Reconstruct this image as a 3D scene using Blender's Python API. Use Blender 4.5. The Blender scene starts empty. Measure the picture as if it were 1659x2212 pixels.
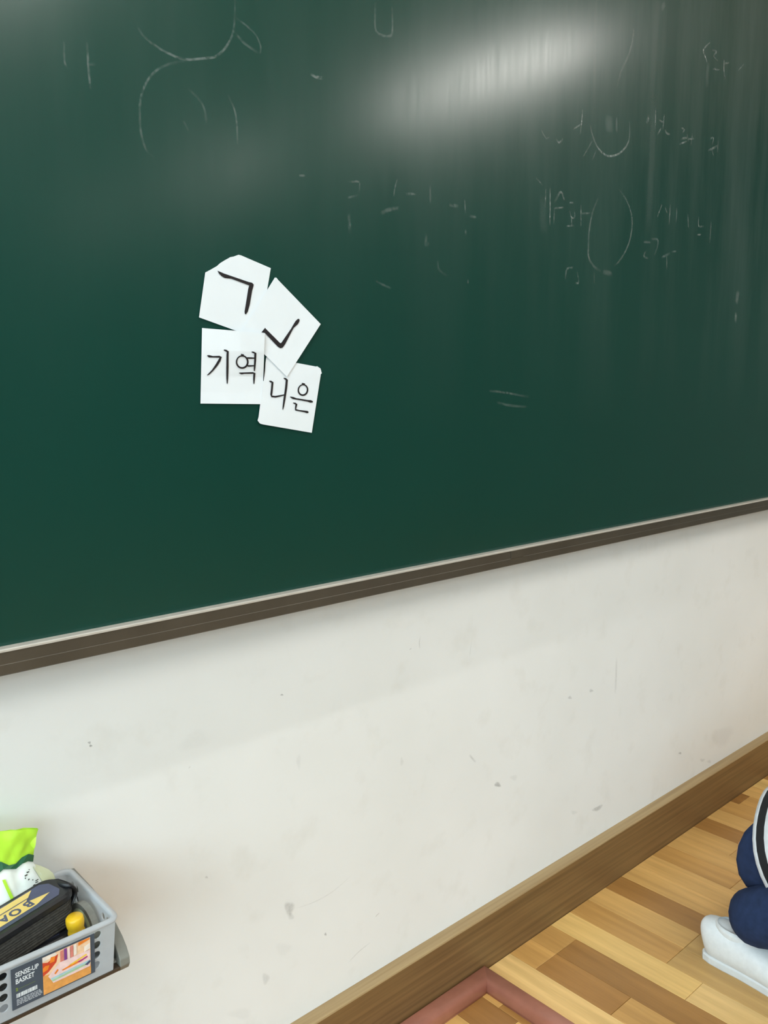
import bpy, bmesh, math, random
from math import sin, cos, pi, atan, hypot, radians
from mathutils import Vector, Matrix, noise
from mathutils.geometry import tessellate_polygon

random.seed(7)
scene = bpy.context.scene
COL = scene.collection

# ------------------------------------------------------------------ camera
F_PX = 1853.0
PITCH = atan(268 / 1853)
YAW = pi / 2 - atan(2041 / hypot(1853, 268))      # measured from the wall's normal
CAM = Vector((0.0, -0.9245, 1.02))
cam_data = bpy.data.cameras.new('camera')
cam_data.sensor_fit = 'VERTICAL'
cam_data.sensor_height = 36.0
cam_data.lens = F_PX / 2212 * 36.0
cam_data.clip_start = 0.02
cam = bpy.data.objects.new('camera', cam_data)
cam.location = CAM
cam.rotation_euler = (pi / 2 - PITCH, 0, -YAW)
COL.objects.link(cam)
scene.camera = cam

# ------------------------------------------------------------------ world, windows' daylight, exposure
world = bpy.data.worlds.new('sky')
scene.world = world
world.use_nodes = True
bg = world.node_tree.nodes['Background']
bg.inputs[0].default_value = (0.70, 0.88, 1.0, 1)
bg.inputs[1].default_value = 13.5
LAMP_POWER = 12.0            # lamps nearest the board
FAR_LAMP_POWER = 30.0        # the wide lamp mirrored in the board
BACK_LAMP_POWER = 7.0
BOARD_LIGHT_POWER = 12.5
scene.view_settings.view_transform = 'Standard'
scene.view_settings.look = 'None'
scene.view_settings.gamma = 1.0
scene.view_settings.use_curve_mapping = False
scene.view_settings.exposure = 0.06
ROOM_X0, ROOM_X1, ROOM_Y0, CEIL = -2.4, 5.0, -6.6, 2.45
WINDOWS = [(-0.75, -2.35), (-2.55, -4.15), (-4.35, -5.95)]      # spans along y on the left wall
for (ya, yb) in WINDOWS:                                          # sampling portals in the window openings
    ld = bpy.data.lights.new('window_portal', 'AREA')
    ld.shape = 'RECTANGLE'; ld.size = abs(yb - ya); ld.size_y = 1.35
    ld.cycles.is_portal = True
    lo = bpy.data.objects.new('window_portal', ld)
    lo.location = (ROOM_X0 - 0.02, (ya + yb) / 2, 1.6)
    lo.rotation_euler = (pi / 2, 0, -pi / 2)
    COL.objects.link(lo)

# ------------------------------------------------------------------ survey helpers: a sight line of the photo met with a real plane
_fw = Vector((sin(YAW) * cos(PITCH), cos(YAW) * cos(PITCH), -sin(PITCH)))
_rt = Vector((cos(YAW), -sin(YAW), 0))
_up = _rt.cross(_fw)
def sight(px, py):
    return _fw + _rt * ((px - 829.5) / F_PX) - _up * ((py - 1106) / F_PX)
def on_y(px, py, Y):
    d = sight(px, py); return CAM + d * ((Y - CAM.y) / d.y)

# ------------------------------------------------------------------ materials
def lin(c):
    return tuple(((v / 255) / 12.92 if v / 255 <= 0.04045 else ((v / 255 + 0.055) / 1.055) ** 2.4) for v in c)
def rgba(c):
    return (*lin(c), 1.0)
class NT:
    def __init__(s, name):
        s.m = bpy.data.materials.new(name); s.m.use_nodes = True
        s.t = s.m.node_tree; s.n = s.t.nodes
        s.b = s.n['Principled BSDF']; s.out = s.n['Material Output']
    def add(s, typ, **kw):
        n = s.n.new(typ)
        for k, v in kw.items(): setattr(n, k, v)
        return n
    def link(s, a, b): s.t.links.new(a, b)
    def coords(s, scale=(1, 1, 1), rot=(0, 0, 0), which='Object'):
        tc = s.add('ShaderNodeTexCoord'); mp = s.add('ShaderNodeMapping')
        mp.inputs['Scale'].default_value = scale; mp.inputs['Rotation'].default_value = rot
        s.link(tc.outputs[which], mp.inputs['Vector']); return mp.outputs['Vector']
    def noise(s, vec, scale, detail=4, rough=0.55):
        n = s.add('ShaderNodeTexNoise'); n.inputs['Scale'].default_value = scale
        n.inputs['Detail'].default_value = detail; n.inputs['Roughness'].default_value = rough
        s.link(vec, n.inputs['Vector']); return n.outputs['Fac']
    def ramp(s, fac, stops):
        r = s.add('ShaderNodeValToRGB'); e = r.color_ramp.elements
        while len(e) < len(stops): e.new(0.5)
        for el, (p, c) in zip(e, stops):
            el.position = p; el.color = (*c, 1) if len(c) == 3 else c
        s.link(fac, r.inputs['Fac']); return r.outputs['Color']
    def math(s, op, a, b=None):
        m = s.add('ShaderNodeMath', operation=op)
        for i, v in enumerate((a, b)):
            if v is None: continue
            if isinstance(v, (int, float)): m.inputs[i].default_value = v
            else: s.link(v, m.inputs[i])
        return m.outputs[0]
    def mix(s, fac, a, b, blend='MIX'):
        m = s.add('ShaderNodeMix', data_type='RGBA', blend_type=blend)
        for sock, v in ((m.inputs['Factor'], fac), (m.inputs[6], a), (m.inputs[7], b)):
            if isinstance(v, (int, float)): sock.default_value = v
            elif isinstance(v, tuple): sock.default_value = (*v, 1) if len(v) == 3 else v
            else: s.link(v, sock)
        return m.outputs[2]
    def bump(s, h, strength=0.2, dist=0.001):
        b = s.add('ShaderNodeBump'); b.inputs['Strength'].default_value = strength
        b.inputs['Distance'].default_value = dist
        s.link(h, b.inputs['Height']); s.link(b.outputs[0], s.b.inputs['Normal'])

def plain(name, c, rough=0.5, metal=0.0, var=0.12, scale=60, spec=0.5):
    k = NT(name); v = k.coords()
    f = k.noise(v, scale)
    a = lin(c)
    k.link(k.ramp(f, [(0.3, tuple(x * (1 - var) for x in a)), (0.7, tuple(min(1, x * (1 + var)) for x in a))]), k.b.inputs['Base Color'])
    k.b.inputs['Roughness'].default_value = rough
    k.b.inputs['Metallic'].default_value = metal
    k.b.inputs['Specular IOR Level'].default_value = spec
    return k.m

def wall_mat():
    k = NT('wall_paint'); v = k.coords()
    f = k.noise(v, 3.0, 3); g = k.noise(v, 14, 4)
    base = k.ramp(f, [(0.3, lin((226, 225, 221))), (0.7, lin((233, 232, 229)))])
    dirt = k.ramp(g, [(0.56, (1, 1, 1)), (0.8, (0.93, 0.92, 0.90))])
    k.link(k.mix(1.0, base, dirt, 'MULTIPLY'), k.b.inputs['Base Color'])
    k.b.inputs['Roughness'].default_value = 0.62
    k.b.inputs['Specular IOR Level'].default_value = 0.3
    k.bump(k.noise(v, 160, 3), 0.08, 0.001)
    return k.m

def board_mat():
    k = NT('green_chalkboard')
    v = k.coords()
    cl = k.noise(v, 1.6, 4, 0.6)
    st = k.noise(k.coords((9, 9, 1.1)), 1.0, 5, 0.62)
    fine = k.noise(k.coords((120, 120, 9)), 1.0, 3, 0.6)
    sep = k.add('ShaderNodeSeparateXYZ'); tc = k.add('ShaderNodeTexCoord')
    k.link(tc.outputs['Object'], sep.inputs[0])
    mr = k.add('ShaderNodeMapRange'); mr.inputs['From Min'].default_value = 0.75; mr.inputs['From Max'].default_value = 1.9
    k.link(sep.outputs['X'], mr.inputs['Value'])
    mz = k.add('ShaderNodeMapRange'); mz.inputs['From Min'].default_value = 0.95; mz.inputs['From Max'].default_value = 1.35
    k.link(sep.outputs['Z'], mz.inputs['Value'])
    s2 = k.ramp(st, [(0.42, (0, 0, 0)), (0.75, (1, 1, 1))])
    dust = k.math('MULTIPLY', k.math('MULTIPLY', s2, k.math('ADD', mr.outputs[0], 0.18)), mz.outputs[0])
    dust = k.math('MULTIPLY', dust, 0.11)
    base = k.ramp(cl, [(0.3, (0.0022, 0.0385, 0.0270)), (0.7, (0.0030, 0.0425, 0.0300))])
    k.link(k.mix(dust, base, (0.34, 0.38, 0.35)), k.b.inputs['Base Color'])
    rg = k.math('ADD', k.math('MULTIPLY', fine, 0.07), k.math('ADD', k.math('MULTIPLY', st, 0.06), 0.155))
    k.b.inputs['Roughness'].default_value = 0.5
    k.b.inputs['Specular IOR Level'].default_value = 0.10
    k.b.inputs['Coat Weight'].default_value = 0.85
    k.b.inputs['Coat IOR'].default_value = 1.45
    k.link(rg, k.b.inputs['Coat Roughness'])
    k.bump(k.noise(v, 420, 2), 0.05, 0.0004)
    return k.m

def wood_mat(name, dark, light, scale=(1.2, 30, 30), rough=0.45, use_object_colour=False, contrast=(0.35, 0.7)):
    k = NT(name)
    v = k.coords(scale)
    if use_object_colour:
        oi = k.add('ShaderNodeObjectInfo'); ad = k.add('ShaderNodeVectorMath', operation='ADD')
        sc = k.add('ShaderNodeVectorMath', operation='SCALE'); sc.inputs['Scale'].default_value = 40
        cb = k.add('ShaderNodeCombineXYZ')
        for i in range(3): k.link(oi.outputs['Random'], cb.inputs[i])
        k.link(cb.outputs[0], sc.inputs[0]); k.link(v, ad.inputs[0]); k.link(sc.outputs[0], ad.inputs[1]); v = ad.outputs[0]
    f = k.noise(v, 2.2, 6, 0.65)
    big = k.noise(v, 0.5, 3, 0.5)
    if use_object_colour:
        g = k.ramp(f, [(contrast[0], (0.84, 0.81, 0.76)), (contrast[1], (1.1, 1.1, 1.1))])
        c = k.mix(1.0, oi.outputs['Color'], g, 'MULTIPLY')
        g2 = k.ramp(big, [(0.35, (0.92, 0.90, 0.87)), (0.65, (1.1, 1.1, 1.1))])
        c = k.mix(1.0, c, g2, 'MULTIPLY')
    else:
        c = k.ramp(f, [(contrast[0], lin(dark)), (contrast[1], lin(light))])
    k.link(c, k.b.inputs['Base Color'])
    k.b.inputs['Roughness'].default_value = rough
    k.bump(f, 0.12, 0.0006)
    return k.m

def alpha_mat(name, col, noise_scale=180, lo=0.35, hi=0.65, floor=0.25):
    k = NT(name); v = k.coords()
    at = k.add('ShaderNodeAttribute', attribute_name='amount')
    n = k.ramp(k.noise(v, noise_scale, 3, 0.7), [(lo, (floor,) * 3), (hi, (1, 1, 1))])
    sepc = k.add('ShaderNodeSeparateColor'); k.link(at.outputs['Color'], sepc.inputs[0])
    k.link(k.math('MULTIPLY', sepc.outputs[0], n), k.b.inputs['Alpha'])
    k.b.inputs['Base Color'].default_value = (*col, 1)
    k.b.inputs['Roughness'].default_value = 0.9
    k.b.inputs['Specular IOR Level'].default_value = 0.05
    return k.m

def plastic_mat(name, c, transparent=0.35, translucent=0.4):
    k = NT(name)
    f = k.noise(k.coords(), 90)
    a = lin(c)
    colr = k.ramp(f, [(0.3, tuple(x * 0.95 for x in a)), (0.7, a)])
    k.link(colr, k.b.inputs['Base Color']); k.b.inputs['Roughness'].default_value = 0.3
    tl = k.add('ShaderNodeBsdfTranslucent'); k.link(colr, tl.inputs[0])
    tr = k.add('ShaderNodeBsdfTransparent')
    m1 = k.add('ShaderNodeMixShader'); m1.inputs[0].default_value = translucent
    k.link(k.b.outputs[0], m1.inputs[1]); k.link(tl.outputs[0], m1.inputs[2])
    m2 = k.add('ShaderNodeMixShader'); m2.inputs[0].default_value = transparent
    k.link(m1.outputs[0], m2.inputs[1]); k.link(tr.outputs[0], m2.inputs[2])
    k.link(m2.outputs[0], k.out.inputs[0])
    return k.m

def stripe_mat():
    k = NT('striped_jersey')
    at = k.add('ShaderNodeAttribute', attribute_name='along')
    sepc = k.add('ShaderNodeSeparateColor'); k.link(at.outputs['Color'], sepc.inputs[0])
    s = k.math('MULTIPLY', k.math('ADD', sepc.outputs[0], 0.0030), 1.0 / 0.0225)
    fr = k.math('FRACT', s)
    on = k.math('LESS_THAN', fr, 0.40)
    c = k.mix(on, lin((16, 17, 19)), lin((205, 208, 210)))
    f = k.ramp(k.noise(k.coords(), 70, 4), [(0.3, (0.85,) * 3), (0.7, (1, 1, 1))])
    k.link(k.mix(1.0, c, f, 'MULTIPLY'), k.b.inputs['Base Color'])
    k.b.inputs['Roughness'].default_value = 0.85
    k.bump(k.noise(k.coords(), 500, 2), 0.15, 0.0005)
    return k.m

M = {}
M['wall'] = wall_mat()
M['board'] = board_mat()
M['panel'] = wood_mat('grey_green_wall_panel', (84, 96, 90), (98, 110, 104), (6, 6, 0.6), 0.6)
M['ceiling'] = plain('ceiling_tile', (236, 235, 230), 0.8, var=0.04, scale=30)
M['rail'] = plain('brown_anodised_rail', (92, 86, 76), 0.42, 0.55, 0.10, 14)
M['lit_top_and_lip'] = plain('lit_rail_top_and_lip', (196, 189, 178), 0.45, 0.25, 0.06, 40)  # rail top's brightness put into the colour; bracket lip shares it
M['baseboard'] = wood_mat('oak_film_baseboard', (104, 78, 46), (134, 103, 64), (1.0, 60, 60), 0.45)
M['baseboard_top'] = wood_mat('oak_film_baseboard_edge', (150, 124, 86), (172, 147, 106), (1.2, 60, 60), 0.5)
M['plank'] = wood_mat('oak_plank', None, None, (26, 1.6, 26), 0.38, True)
M['subfloor'] = plain('subfloor', (112, 82, 46), 0.7, 0, 0.15, 20)
M['pink'] = plain('pink_brown_paint', (164, 108, 90), 0.24, 0, 0.08, 30)
M['paper'] = plain('white_card_paper', (225, 229, 231), 0.6, 0, 0.012, 30, 0.2)
M['ink'] = plain('black_ink', (34, 30, 32), 0.5, 0, 0.1, 120, 0.3)
M['chalk'] = alpha_mat('chalk_dust', (0.62, 0.66, 0.63), 260, 0.38, 0.66, 0.08)
M['smear'] = alpha_mat('chalk_smear', (0.55, 0.60, 0.57), 9, 0.25, 0.75, 0.6)
M['stain'] = alpha_mat('wall_scuff', (0.16, 0.16, 0.15), 220, 0.3, 0.6, 0.5)
M['basket'] = plastic_mat('clear_white_polypropylene', (226, 230, 234), 0.34, 0.42)
M['slate'] = plain('slate_blue_print', (66, 78, 92), 0.45, 0, 0.06, 60)
M['print_white'] = plain('white_print', (226, 232, 236), 0.45, 0, 0.03, 60)
M['print_green'] = plain('green_print', (120, 140, 60), 0.45, 0, 0.05, 60)
M['shelf'] = wood_mat('dark_brown_board', (52, 40, 28), (74, 58, 42), (3, 40, 40), 0.5)
M['grey_plastic'] = plain('warm_grey_plastic', (122, 122, 114), 0.45, 0, 0.06, 50)
M['grey_dark'] = plain('dark_grey_plastic', (78, 79, 72), 0.5, 0, 0.08, 50)
M['black'] = plain('black_vinyl', (24, 25, 28), 0.42, 0, 0.25, 90)
M['felt'] = plain('charcoal_felt', (66, 64, 60), 0.95, 0, 0.3, 300, 0.1)
M['yellow_print'] = plain('yellow_print', (226, 196, 112), 0.4, 0, 0.08, 60)
M['navy_print'] = plain('navy_print', (70, 74, 100), 0.35, 0, 0.08, 60)
M['lime'] = plain('lime_film', (178, 226, 62), 0.3, 0, 0.05, 30)
M['green_dark'] = plain('dark_green_print', (40, 96, 66), 0.35, 0, 0.08, 60)
M['film_white'] = plain('white_film', (240, 247, 240), 0.3, 0, 0.02, 30)
M['film_pale'] = plain('pale_green_film', (214, 222, 184), 0.3, 0, 0.03, 30)
M['yellow_cap'] = plain('yellow_plastic', (226, 182, 34), 0.35, 0, 0.05, 50)
M['bottle'] = plastic_mat('milky_plastic', (214, 218, 208), 0.15, 0.3)
M['navy_cloth'] = plain('navy_cotton', (38, 52, 82), 0.9, 0, 0.18, 60, 0.15)
M['stripe'] = stripe_mat()
M['skin'] = plain('skin', (214, 168, 140), 0.55, 0, 0.04, 40)
M['hair'] = plain('black_hair', (26, 22, 20), 0.45, 0, 0.3, 120)
M['shoe'] = plain('white_canvas', (216, 219, 220), 0.75, 0, 0.05, 90)
M['sole'] = plain('pale_rubber_sole', (208, 211, 212), 0.6, 0, 0.05, 60)
M['sock'] = plain('black_trim_cloth', (40, 42, 50), 0.9, 0, 0.1, 60)
M['eye'] = plain('dark_eye', (28, 20, 18), 0.2, 0, 0.05, 60)
M['lip'] = plain('lip', (190, 118, 104), 0.5, 0, 0.05, 60)
M['window_frame'] = plain('white_window_frame', (225, 226, 224), 0.4, 0, 0.03, 20)
M['lamp_body'] = plain('white_lamp_body', (232, 232, 228), 0.4, 0, 0.03, 20)
k = NT('lamp_diffuser'); k.b.inputs['Emission Color'].default_value = (1, 0.985, 0.94, 1); k.b.inputs['Emission Strength'].default_value = 1.5
M['diffuser'] = k.m
k = NT('window_glass')
k.b.inputs['Base Color'].default_value = (0.95, 0.98, 0.97, 1)
gl = k.add('ShaderNodeBsdfTransparent'); gl.inputs[0].default_value = (0.93, 0.96, 0.95, 1)
gg = k.add('ShaderNodeBsdfGlossy'); gg.inputs['Roughness'].default_value = 0.02
gm = k.add('ShaderNodeMixShader'); gm.inputs[0].default_value = 0.06
k.link(gl.outputs[0], gm.inputs[1]); k.link(gg.outputs[0], gm.inputs[2]); k.link(gm.outputs[0], k.out.inputs[0])
M['glass'] = k.m

# ------------------------------------------------------------------ mesh helpers
def mesh_obj(name, verts, faces, mat, parent=None, smooth=False, mats=None, idx=None, origin=None):
    me = bpy.data.meshes.new(name)
    if origin is not None:
        o_ = Vector(origin); verts = [Vector(v) - o_ for v in verts]
    me.from_pydata([tuple(v) for v in verts], [], faces)
    for m_ in (mats or [mat]): me.materials.append(m_)
    if idx: me.polygons.foreach_set('material_index', idx)
    if smooth: me.polygons.foreach_set('use_smooth', [True] * len(me.polygons))
    me.update()
    o = bpy.data.objects.new(name, me); COL.objects.link(o)
    if origin is not None: o.location = origin
    if parent is not None:
        o.parent = parent
        o.matrix_parent_inverse = Matrix.Translation(parent.location).inverted() if not parent.parent else (Matrix.Translation(parent.parent.location) @ parent.matrix_parent_inverse @ parent.matrix_basis).inverted()
    return o
def bm_obj(name, bm, mat, parent=None, smooth=False, mats=None):
    vs = [v.co.copy() for v in bm.verts]; bm.verts.index_update()
    fs = [[v.index for v in f.verts] for f in bm.faces]
    ix = [f.material_index for f in bm.faces]
    bm.free()
    return mesh_obj(name, vs, fs, mat, parent, smooth, mats, ix)
def box_bm(x0, x1, y0, y1, z0, z1, bevel=0.0, seg=2):
    bm = bmesh.new()
    r = bmesh.ops.create_cube(bm, size=1)
    for v in r['verts']:
        v.co = Vector(((x0 + x1) / 2 + v.co.x * (x1 - x0), (y0 + y1) / 2 + v.co.y * (y1 - y0), (z0 + z1) / 2 + v.co.z * (z1 - z0)))
    if bevel: bmesh.ops.bevel(bm, geom=bm.edges[:], offset=bevel, segments=seg, profile=0.5, affect='EDGES')
    return bm
def box(name, x0, x1, y0, y1, z0, z1, mat, parent=None, bevel=0.0):
    return bm_obj(name, box_bm(x0, x1, y0, y1, z0, z1, bevel), mat, parent)
def prism(name, poly, axis_fn, a, b, mat, parent=None, bevel=0.0):
    """poly: 2-D outline; axis_fn(u, v, w) -> 3-D point; extruded from w=a to w=b"""
    bm = bmesh.new()
    lo = [bm.verts.new(axis_fn(u, v, a)) for u, v in poly]
    hi = [bm.verts.new(axis_fn(u, v, b)) for u, v in poly]
    n = len(poly)
    bm.faces.new(lo[::-1]); bm.faces.new(hi)
    for i in range(n): bm.faces.new((lo[i], lo[(i + 1) % n], hi[(i + 1) % n], hi[i]))
    bmesh.ops.recalc_face_normals(bm, faces=bm.faces[:])
    if bevel: bmesh.ops.bevel(bm, geom=bm.edges[:], offset=bevel, segments=2, profile=0.5, affect='EDGES')
    return bm_obj(name, bm, mat, parent)
def empty(name, loc):
    o = bpy.data.objects.new(name, None); o.location = loc; o.empty_display_size = 0.05
    COL.objects.link(o); return o
def tag(o, label=None, cat=None, group=None, kind=None):
    if label: o['label'] = label
    if cat: o['category'] = cat
    if group: o['group'] = group
    if kind: o['kind'] = kind
    return o
def ring_loft(rings, cap=True):
    """rings: lists of points, same count; returns verts, faces"""
    n = len(rings[0]); vs = [p for r in rings for p in r]; fs = []
    for i in range(len(rings) - 1):
        for j in range(n):
            a = i * n + j; b = i * n + (j + 1) % n
            fs.append((a, b, b + n, a + n))
    if cap:
        fs.append(tuple(range(n))[::-1]); m = (len(rings) - 1) * n; fs.append(tuple(range(m, m + n)))
    return vs, fs
def ellipse(c, u, v, ru, rv, n=24, power=2.0):
    out = []
    for i in range(n):
        t = 2 * pi * i / n; cx, sx = cos(t), sin(t)
        k_ = (abs(cx) ** power + abs(sx) ** power) ** (-1 / power)
        out.append(Vector(c) + Vector(u) * (ru * cx * k_) + Vector(v) * (rv * sx * k_))
    return out

# ------------------------------------------------------------------ the room
floor = mesh_obj('floor', [(ROOM_X0, ROOM_Y0, -0.008), (ROOM_X1, ROOM_Y0, -0.008), (ROOM_X1, 0, -0.008), (ROOM_X0, 0, -0.008)], [(0, 1, 2, 3)], M['subfloor'])
tag(floor, 'oak strip floor laid square to the white wall', 'floor', kind='structure')
wall = box('wall_front', ROOM_X0, ROOM_X1, 0.0, 0.12, -0.01, CEIL, M['wall'])
tag(wall, 'white painted wall below and around the green blackboard', 'wall', kind='structure')
wr = box('wall_right', ROOM_X1, ROOM_X1 + 0.12, ROOM_Y0, 0.12, -0.01, CEIL, M['panel'])
tag(wr, 'grey green panelled side wall far to the right, out of view', 'wall', kind='structure')
wb = box('wall_back', ROOM_X0 - 0.12, ROOM_X1 + 0.12, ROOM_Y0 - 0.12, ROOM_Y0, -0.01, CEIL, M['panel'])
tag(wb, 'grey green panelled wall behind the viewer', 'wall', kind='structure')
ce = box('ceiling', ROOM_X0 - 0.12, ROOM_X1 + 0.12, ROOM_Y0 - 0.12, 0.12, CEIL, CEIL + 0.1, M['ceiling'])
tag(ce, 'white classroom ceiling above the view', 'ceiling', kind='structure')
# left wall with three window openings
bm = bmesh.new()
def add_box(bm_, x0, x1, y0, y1, z0, z1):
    b2 = box_bm(x0, x1, y0, y1, z0, z1); mp = {}
    for v in b2.verts: mp[v] = bm_.verts.new(v.co)
    for f in b2.faces: bm_.faces.new([mp[v] for v in f.verts])
    b2.free()
Z0, Z1 = 0.92, 2.28
add_box(bm, ROOM_X0 - 0.12, ROOM_X0, ROOM_Y0, 0.12, -0.01, Z0)
add_box(bm, ROOM_X0 - 0.12, ROOM_X0, ROOM_Y0, 0.12, Z1, CEIL)
edges = [0.12] + [e for w in WINDOWS for e in w] + [ROOM_Y0]
for i in range(0, len(edges), 2):
    add_box(bm, ROOM_X0 - 0.12, ROOM_X0, edges[i + 1], edges[i], Z0, Z1)
wl = bm_obj('wall_left', bm, M['wall'])
tag(wl, 'white painted side wall with the windows, left of the view', 'wall', kind='structure')
for n_, (ya, yb) in enumerate(WINDOWS):
    w = empty('window_%d' % (n_ + 1), (ROOM_X0 - 0.06, (ya + yb) / 2, Z0))
    tag(w, ['window nearest the blackboard wall', 'middle window of the side wall', 'window farthest from the blackboard wall'][n_], 'window', kind='structure')
    ym = (ya + yb) / 2
    bm = bmesh.new()
    for (a, b, c, d) in ((yb, ya, Z0, Z0 + 0.05), (yb, ya, Z1 - 0.05, Z1), (yb, yb + 0.05, Z0, Z1), (ya - 0.05, ya, Z0, Z1), (ym - 0.03, ym + 0.03, Z0, Z1)):
        add_box(bm, ROOM_X0 - 0.09, ROOM_X0 - 0.03, a, b, c, d)
    bm_obj('window_frame', bm, M['window_frame'], w)
    for (a, b) in ((yb + 0.05, ym - 0.03), (ym + 0.03, ya - 0.05)):
        mesh_obj('pane', [(ROOM_X0 - 0.06, a, Z0 + 0.05), (ROOM_X0 - 0.06, b, Z0 + 0.05), (ROOM_X0 - 0.06, b, Z1 - 0.05), (ROOM_X0 - 0.06, a, Z1 - 0.05)], [(0, 1, 2, 3)], M['glass'], w)

# baseboard: face board with a paler bevelled top edge
bb = box('baseboard_front', ROOM_X0, ROOM_X1, -0.023, 0.0, -0.008, 0.1005, M['baseboard'])
tag(bb, 'brown wood baseboard along the foot of the white wall', 'baseboard', kind='structure')
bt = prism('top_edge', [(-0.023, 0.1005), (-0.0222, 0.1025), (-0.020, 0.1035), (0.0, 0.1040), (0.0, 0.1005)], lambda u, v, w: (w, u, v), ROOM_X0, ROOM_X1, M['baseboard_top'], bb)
bt['label'] = 'paler top edge of the baseboard'

# ------------------------------------------------------------------ floor planks (each a piece of the floor), strips run square to the wall
W = 0.0615
X_START = 1.0765 - W * 6
tones = {'pale': (226, 188, 124), 'bright': (232, 192, 120), 'tan': (210, 166, 100), 'mid': (196, 150, 86), 'brown': (166, 120, 64), 'umber': (152, 107, 56), 'green': (190, 152, 92)}
tone_keys = ['tan', 'mid', 'tan', 'brown', 'pale', 'mid', 'umber', 'bright', 'green', 'tan']
# strip index -> list of (end y, tone); indices counted from the strip beside the pink frame's outer rail
known = {
    -1: [(-0.10, 'mid'), (-0.42, 'brown'), (-0.9, 'tan')],
    0: [(-0.55, 'pale'), (-1.0, 'tan')],
    1: [(-0.082, 'mid'), (-0.235, 'brown'), (-0.62, 'mid')],
    2: [(-0.082, 'mid'), (-0.47, 'brown'), (-0.9, 'brown')],
    3: [(-0.30, 'bright'), (-0.75, 'pale')],
    4: [(-0.231, 'mid'), (-0.62, 'green')],
    5: [(-0.231, 'tan'), (-0.70, 'green')],
    6: [(-0.40, 'brown'), (-0.8, 'tan')],
    7: [(-0.27, 'tan'), (-0.7, 'mid')],
    8: [(-0.36, 'tan'), (-0.8, 'tan')],
    9: [(-0.20, 'mid'), (-0.6, 'tan')],
    10: [(-0.33, 'tan'), (-0.7, 'brown')],
    11: [(-0.14, 'tan'), (-0.5, 'tan')],
    12: [(-0.24, 'brown'), (-0.7, 'mid')],
    13: [(-0.30, 'tan'), (-0.7, 'pale')],
    14: [(-0.16, 'mid'), (-0.5, 'tan')],
    15: [(-0.045, 'umber'), (-0.4, 'mid')],
    16: [(-0.2, 'tan'), (-0.6, 'brown')],
    17: [(-0.3, 'bright'), (-0.6, 'mid')],
    18: [(-0.2, 'brown'), (-0.6, 'tan')],
}
unit_bm = box_bm(-0.5, 0.5, -0.5, 0.5, -1.0, 0.0)
plank_meshes = {}
def plank(x0, x1, y0, y1, tone):
    key = (round(x1 - x0, 4), round(y1 - y0, 3))
    if key not in plank_meshes:
        wx, wy = (x1 - x0 - 0.0007) / 2, (y1 - y0 - 0.0007) / 2; e = 0.0006
        vs = [(-wx, -wy, -0.008), (wx, -wy, -0.008), (wx, wy, -0.008), (-wx, wy, -0.008),
              (-wx, -wy, -e), (wx, -wy, -e), (wx, wy, -e), (-wx, wy, -e),
              (-wx + e, -wy + e, 0), (wx - e, -wy + e, 0), (wx - e, wy - e, 0), (-wx + e, wy - e, 0)]
        fs = [(8, 9, 10, 11)] + [(a, (a + 1) % 4, (a + 1) % 4 + 4, a + 4) for a in range(4)] + [(a + 4, (a + 1) % 4 + 4, (a + 1) % 4 + 8, a + 8) for a in range(4)]
        me = bpy.data.meshes.new('plank'); me.from_pydata(vs, [], fs); me.materials.append(M['plank']); me.update()
        plank_meshes[key] = me
    o = bpy.data.objects.new('plank', plank_meshes[key])
    j = random.uniform(0.93, 1.06)
    c = lin(tones[tone]); o.color = (c[0] * j, c[1] * j, c[2] * j, 1)
    o.location = ((x0 + x1) / 2, (y0 + y1) / 2, 0); o.parent = floor
    COL.objects.link(o)
unit_bm.free()
for k_ in range(-14, 36):
    x0 = 1.0765 + k_ * W
    y = 0.0 - 0.0235
    rows = list(known.get(k_, []))
    if not rows:
        r = random.Random(k_ * 13 + 5); rows = [(-r.uniform(0.08, 0.45), r.choice(tone_keys))]
    r = random.Random(k_ + 100)
    while rows[-1][0] > -1.75: rows.append((rows[-1][0] - r.choice([0.38, 0.45, 0.52]), r.choice(tone_keys)))
    for (ye, tn) in rows:
        if k_ == 6 and ye == -0.40:      # this strip carries a narrow pale sliver along its near edge
            plank(x0, x0 + W, -0.40, y, 'brown')
        else:
            plank(x0, x0 + W, ye, y, tn)
        y = ye

# ------------------------------------------------------------------ blackboard
BX0, BX1, BZ0, BZ1, BY = -1.0, 3.0, 0.7605, 1.985, -0.043
board = empty('blackboard', (1.0, 0.0, 0.73))
tag(board, 'long green chalkboard with a brown metal frame mounted on the white wall', 'blackboard')
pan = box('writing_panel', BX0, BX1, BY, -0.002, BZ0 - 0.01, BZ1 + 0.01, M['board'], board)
FY = -0.055
rb = prism('bottom_rail', [(-0.001, 0.7335), (FY + 0.001, 0.7335), (FY, 0.7345), (FY, 0.7445), (FY + 0.0003, 0.7452), (FY + 0.0003, 0.7580), (-0.001, 0.7580)], lambda u, v, w: (w, u, v), BX0 - 0.03, BX1 + 0.03, M['rail'], board)
rt_ = prism('lit_rail_top', [(FY - 0.0003, 0.7578), (FY - 0.0003, 0.7598), (FY + 0.001, 0.7608), (BY + 0.0005, 0.7608), (BY + 0.0005, 0.7578)], lambda u, v, w: (w, u, v), BX0 - 0.03, BX1 + 0.03, M['lit_top_and_lip'], board)  # rail's top face, the light from above painted in as pale metal
rt_['label'] = 'top face of the bottom rail, coloured pale for the light falling on it'
box('top_rail', BX0 - 0.03, BX1 + 0.03, FY, -0.001, BZ1, BZ1 + 0.028, M['rail'], board, 0.001)
box('side_rail', BX0 - 0.03, BX0, FY, -0.001, 0.7608, BZ1, M['rail'], board, 0.001)
box('side_rail', BX1, BX1 + 0.03, FY, -0.001, 0.7608, BZ1, M['rail'], board, 0.001)
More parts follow.
